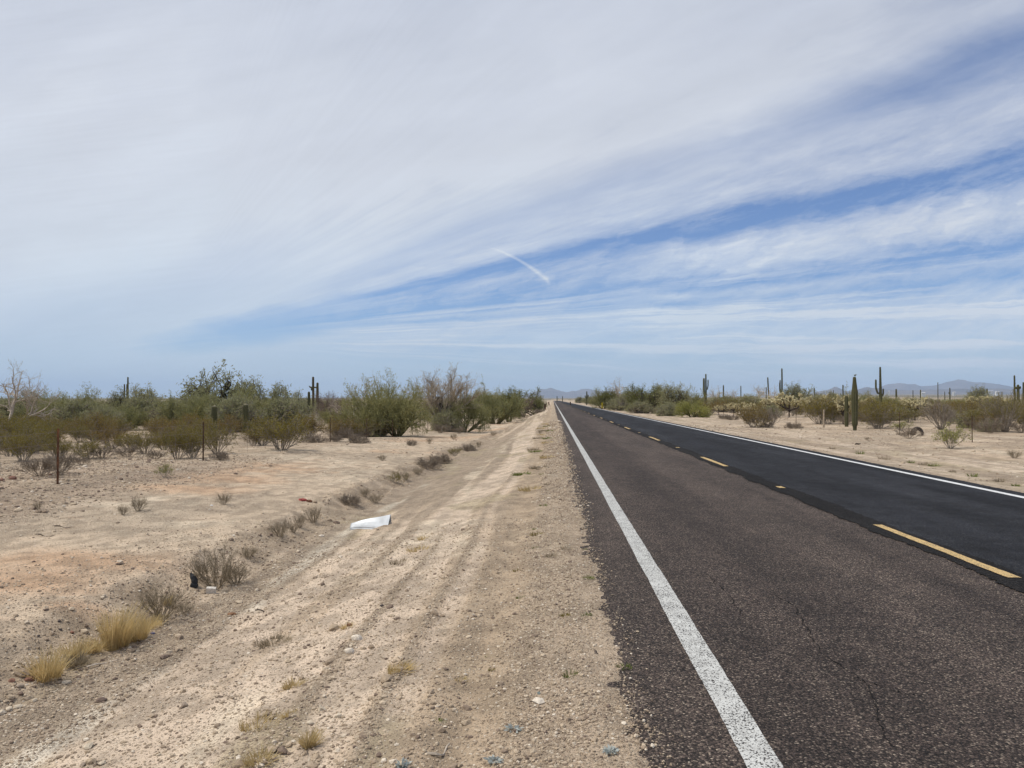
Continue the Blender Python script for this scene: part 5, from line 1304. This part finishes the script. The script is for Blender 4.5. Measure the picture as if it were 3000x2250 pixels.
mountain([(2500, 1172), (2540, 1142), (2580, 1134), (2600, 1124), (2620, 1122.5), (2644, 1120), (2660, 1123), (2672, 1124), (2684, 1122.5), (2690, 1127), (2697, 1131), (2710, 1128), (2735, 1124), (2748, 1121), (2765, 1114), (2780, 1111), (2795, 1111), (2808, 1108.5), (2822, 1111), (2835, 1115), (2858, 1117), (2880, 1118), (2898, 1119.5), (2915, 1124), (2937, 1129), (2965, 1133), (3000, 1131), (3050, 1136), (3140, 1172)], 16500, 2800, 41, 'long purple grey mountain range across the road')
mountain([(2340, 1172), (2380, 1147), (2410, 1142), (2428, 1138), (2436, 1133), (2442, 1129), (2447, 1128), (2453, 1131), (2464, 1138), (2490, 1143), (2525, 1132), (2535, 1129.5), (2545, 1133), (2580, 1137), (2640, 1141), (2740, 1172)], 11500, 1500, 51, 'small conical dark hill in front of the range', .16)
mountain([(2380, 1172), (2480, 1140), (2505, 1131), (2520, 1133), (2533, 1129), (2560, 1131), (2600, 1135), (2700, 1172)], 17500, 1500, 57, 'low hazy saddle between cone and range')
mountain([(2540, 1172), (2600, 1144), (2700, 1140), (2800, 1136.5), (2900, 1137), (2960, 1140), (3060, 1144), (3200, 1172)], 10500, 1800, 61, 'low dark ridge under the purple range', .15)
# ------------------------------------------------------------------ haze
b = MB(); Z0, Z1 = -3.0, 700.0
b.box((0, 0, (Z0 + Z1) / 2), (64000, 64000, Z1 - Z0))
m = bpy.data.materials.new('desert haze'); m.use_nodes = True; nt = m.node_tree; nt.nodes.clear()
vp = nt.nodes.new('ShaderNodeVolumePrincipled'); ou = nt.nodes.new('ShaderNodeOutputMaterial')
vp.inputs['Color'].default_value = (.54, .72, 1.0, 1); vp.inputs['Density'].default_value = HAZE; vp.inputs['Anisotropy'].default_value = .0
nt.links.new(vp.outputs[0], ou.inputs['Volume'])
if HAZE > 0:
    hz = b.build('haze', m); tag(hz, 'thin blue desert haze in the air', 'haze', None, 'stuff'); hz.display_type = 'WIRE'

# ------------------------------------------------------------------ sky and sun
SUN_AZ, SUN_EL = -92.0, 61.0         # degrees clockwise from the road's direction; elevation
wd = bpy.data.worlds.new('World'); sc.world = wd; wd.use_nodes = True
t = NT(wd.node_tree)
sky = t.node('ShaderNodeTexSky', sky_type='NISHITA'); sky.sun_disc = False
sky.sun_elevation = R(SUN_EL); sky.sun_rotation = R(SUN_AZ); sky.altitude = 500; sky.air_density = 1.0; sky.dust_density = .15; sky.ozone_density = 2.2
tc = t.node('ShaderNodeTexCoord'); dx, dy, dz = t.sep(tc.outputs['Generated'])
ady = dy.abs().max(.30)
U = dx / ady; W = dz.max(-.05) / ady
X = U * 1.662 + 1.195; Y = .863 - W * 1.662                # a gnomonic chart of the sky about the road's far end
def tri(*a): return t.comb(*a)
xr = (X - .45).max(0.0)
elc = .735 + (.45 - X).max(0.0) * .10
Dn = xr + .16
wq = t.noise(tri(X * 2.0, Y * 4.0, 7.0), 1.0, 4, .55) - .5
wq2 = t.noise(tri(X * 6.0 + wq, Y * 15.0, 3.0), 1.0, 6, .62) - .5
T = (elc - Y) / Dn
Tw = T + wq * .060 + wq2 * .030
cov = S(t.nt, t.ramp(((Tw + .15) / .70).clamp(), [((q + .15) / .70, c) for q, c in (
    (-.15, .22), (-.08, .26), (-.045, .36), (-.012, .52), (.015, .60), (.035, .50), (.050, .56), (.066, .18), (.079, .52), (.092, .06), (.105, .14), (.120, .60), (.140, .84), (.158, .74), (.176, .30),
    (.188, .0), (.205, .02), (.222, .44), (.245, .66), (.28, .70), (.315, .62), (.335, .64), (.38, .84), (.46, .92))]))
wb = (1.0 - ((T - .14) / .045).abs()).clamp() * X.smooth(1.75, 1.0)
cov = cov - wb * .70
cov = cov - (1.0 - ((Tw - .320) / .055).abs()).clamp() * X.smooth(1.45, 2.15) * .42
# wind-drawn fibres: fine along the fan, with hooks cutting across them
st1 = t.noise(tri(X * 2.4 + wq * 1.0, T * 20.0 + wq * 1.2, 1.0), 1.0, 7, .64) - .5
st2 = t.noise(tri(X * 9.0 + wq2 * 2.0, T * 85.0 + wq2 * 3.0, 2.0), 1.0, 7, .68) - .5
st3 = t.noise(tri((X * .92 + Y * .70) * 4.2 + wq * 1.5, (Y * .80 - X * .02 + X * X * .11) * 34.0 + wq2 * 2.5, 5.0), 1.0, 8, .70, .25) - .5
st4 = t.noise(tri(X * .9 + wq * .3, T * 46.0 + wq * 1.0 + wq2 * .8, 6.0), 1.0, 7, .66)
hook = t.noise(tri((X + Y * 1.1) * 16.0 + wq2 * 3.0, (Y - X * .55) * 3.2, 8.0), 1.0, 6, .66) - .5
veil = t.noise(tri(X * 1.7 + wq * .4, Y * 3.0 + X * .8, 9.0), 1.0, 5, .52) - .5
veil2 = t.noise(tri(X * 1.1, (Y + X * .28) * 7.5 + wq * 1.2, 4.0), 1.0, 5, .55) - .5
band = T.smooth(-.14, -.02) * T.smooth(.36, .18)
soft = T.smooth(.14, .26)
cov = cov + st1 * (band * .85 + .10) + st2 * band * .75 + st4.smooth(.48, .64) * T.smooth(-.12, -.05) * T.smooth(.13, .08) * .62 + st1 * T.smooth(.20, .28) * .45 + st3 * band * .90 + hook * T.smooth(.08, .12) * T.smooth(.20, .16) * .85 + veil * (soft * .45) + veil2 * (soft * .50)
# everything to the side with the bare tree lies under one smooth sheet, only a dim blue lens left below it
lu = (X - .62) / .40; lv = (Y - .700 + (X - .58) * .16) / .050
lens = 1.0 - (lu * lu + lv * lv + wq2 * 1.8 + st1 * 1.0).clamp()
sheet = .84 + veil * .30 + veil2 * .22 + wq2 * .05 - lens * .74 - Y.smooth(.68, .82) * .22
lf = (X + wq * .22).smooth(.92, .45)
cov = (cov * (1.0 - lf) + sheet * lf)
# high sheet across the top
hi = (Y + wq * .12 - (X - 1.2) * -.18).smooth(.48, .22)
cov = (cov + hi * .28 * X.smooth(2.4, 1.4) - (veil2 * 1.3 + veil * 1.1 + .05).clamp() * hi * X.smooth(.8, 1.3) * .80).clamp()
# a short contrail
s_ = ((X - 1.03) / .157); Yc = .528 + s_ * .022 + s_ * s_ * .058; th = .0030 + s_.clamp() * s_.clamp() * .0075
ct = (1.0 - (Y - Yc + wq2 * .006).abs() / th).clamp() * s_.smooth(.05, .70) * s_.smooth(1.03, .97) * (.75 + st2 * .6)
cov = (cov + ct * .72).clamp()
cov = (cov * .95).clamp()
# clear sky from the atmosphere model, a little deeper where it is clean of dust
skyc = t.mix(1.0, sky.outputs[0], SKY_TINT, 'MULTIPLY')
skyl = t.node('ShaderNodeVectorMath', operation='SCALE'); t.link(skyc, skyl.inputs[0]); skyl.inputs['Scale'].default_value = SKY_K
cloudc = t.ramp((Y * .8 + veil * .5 + .1 + (X - 1.0) * -.05).clamp(), [(0.0, (.60, .64, .73)), (.35, (.69, .725, .79)), (.6, (.70, .755, .82)), (.8, (.61, .695, .775)), (1, (.50, .59, .69))])
cs = t.node('ShaderNodeVectorMath', operation='SCALE'); t.link(cloudc, cs.inputs[0])
t.set(cs.inputs['Scale'], 1.0 + veil * .16 + veil2 * .22 + st1 * .10 + wq2 * .05)
fin = t.mix(cov, skyl.outputs[0], cs.outputs[0])
bg = t.node('ShaderNodeBackground'); t.link(fin, bg.inputs['Color']); bg.inputs['Strength'].default_value = 1.0
o = t.node('ShaderNodeOutputWorld'); t.link(bg.outputs[0], o.inputs['Surface'])
sun = bpy.data.lights.new('sun', 'SUN'); so = bpy.data.objects.new('sun', sun); COL.objects.link(so)
sun.energy = SUN_E; sun.angle = R(2.5); sun.color = (1.0, .93, .82)
az, el = R(SUN_AZ), R(SUN_EL)
dv = Vector((math.sin(az) * math.cos(el), math.cos(az) * math.cos(el), math.sin(el)))
so.rotation_euler = dv.to_track_quat('Z', 'Y').to_euler(); so.location = (0, 0, 60)

sc.view_settings.view_transform = 'Standard'; sc.view_settings.look = 'None'; sc.view_settings.exposure = EXPO; sc.view_settings.gamma = 1.0
sc.cycles.max_bounces = 6; sc.cycles.diffuse_bounces = 3; sc.cycles.volume_bounces = 1; sc.cycles.transparent_max_bounces = 4
sc.cycles.use_adaptive_sampling = True; sc.cycles.adaptive_threshold = .02
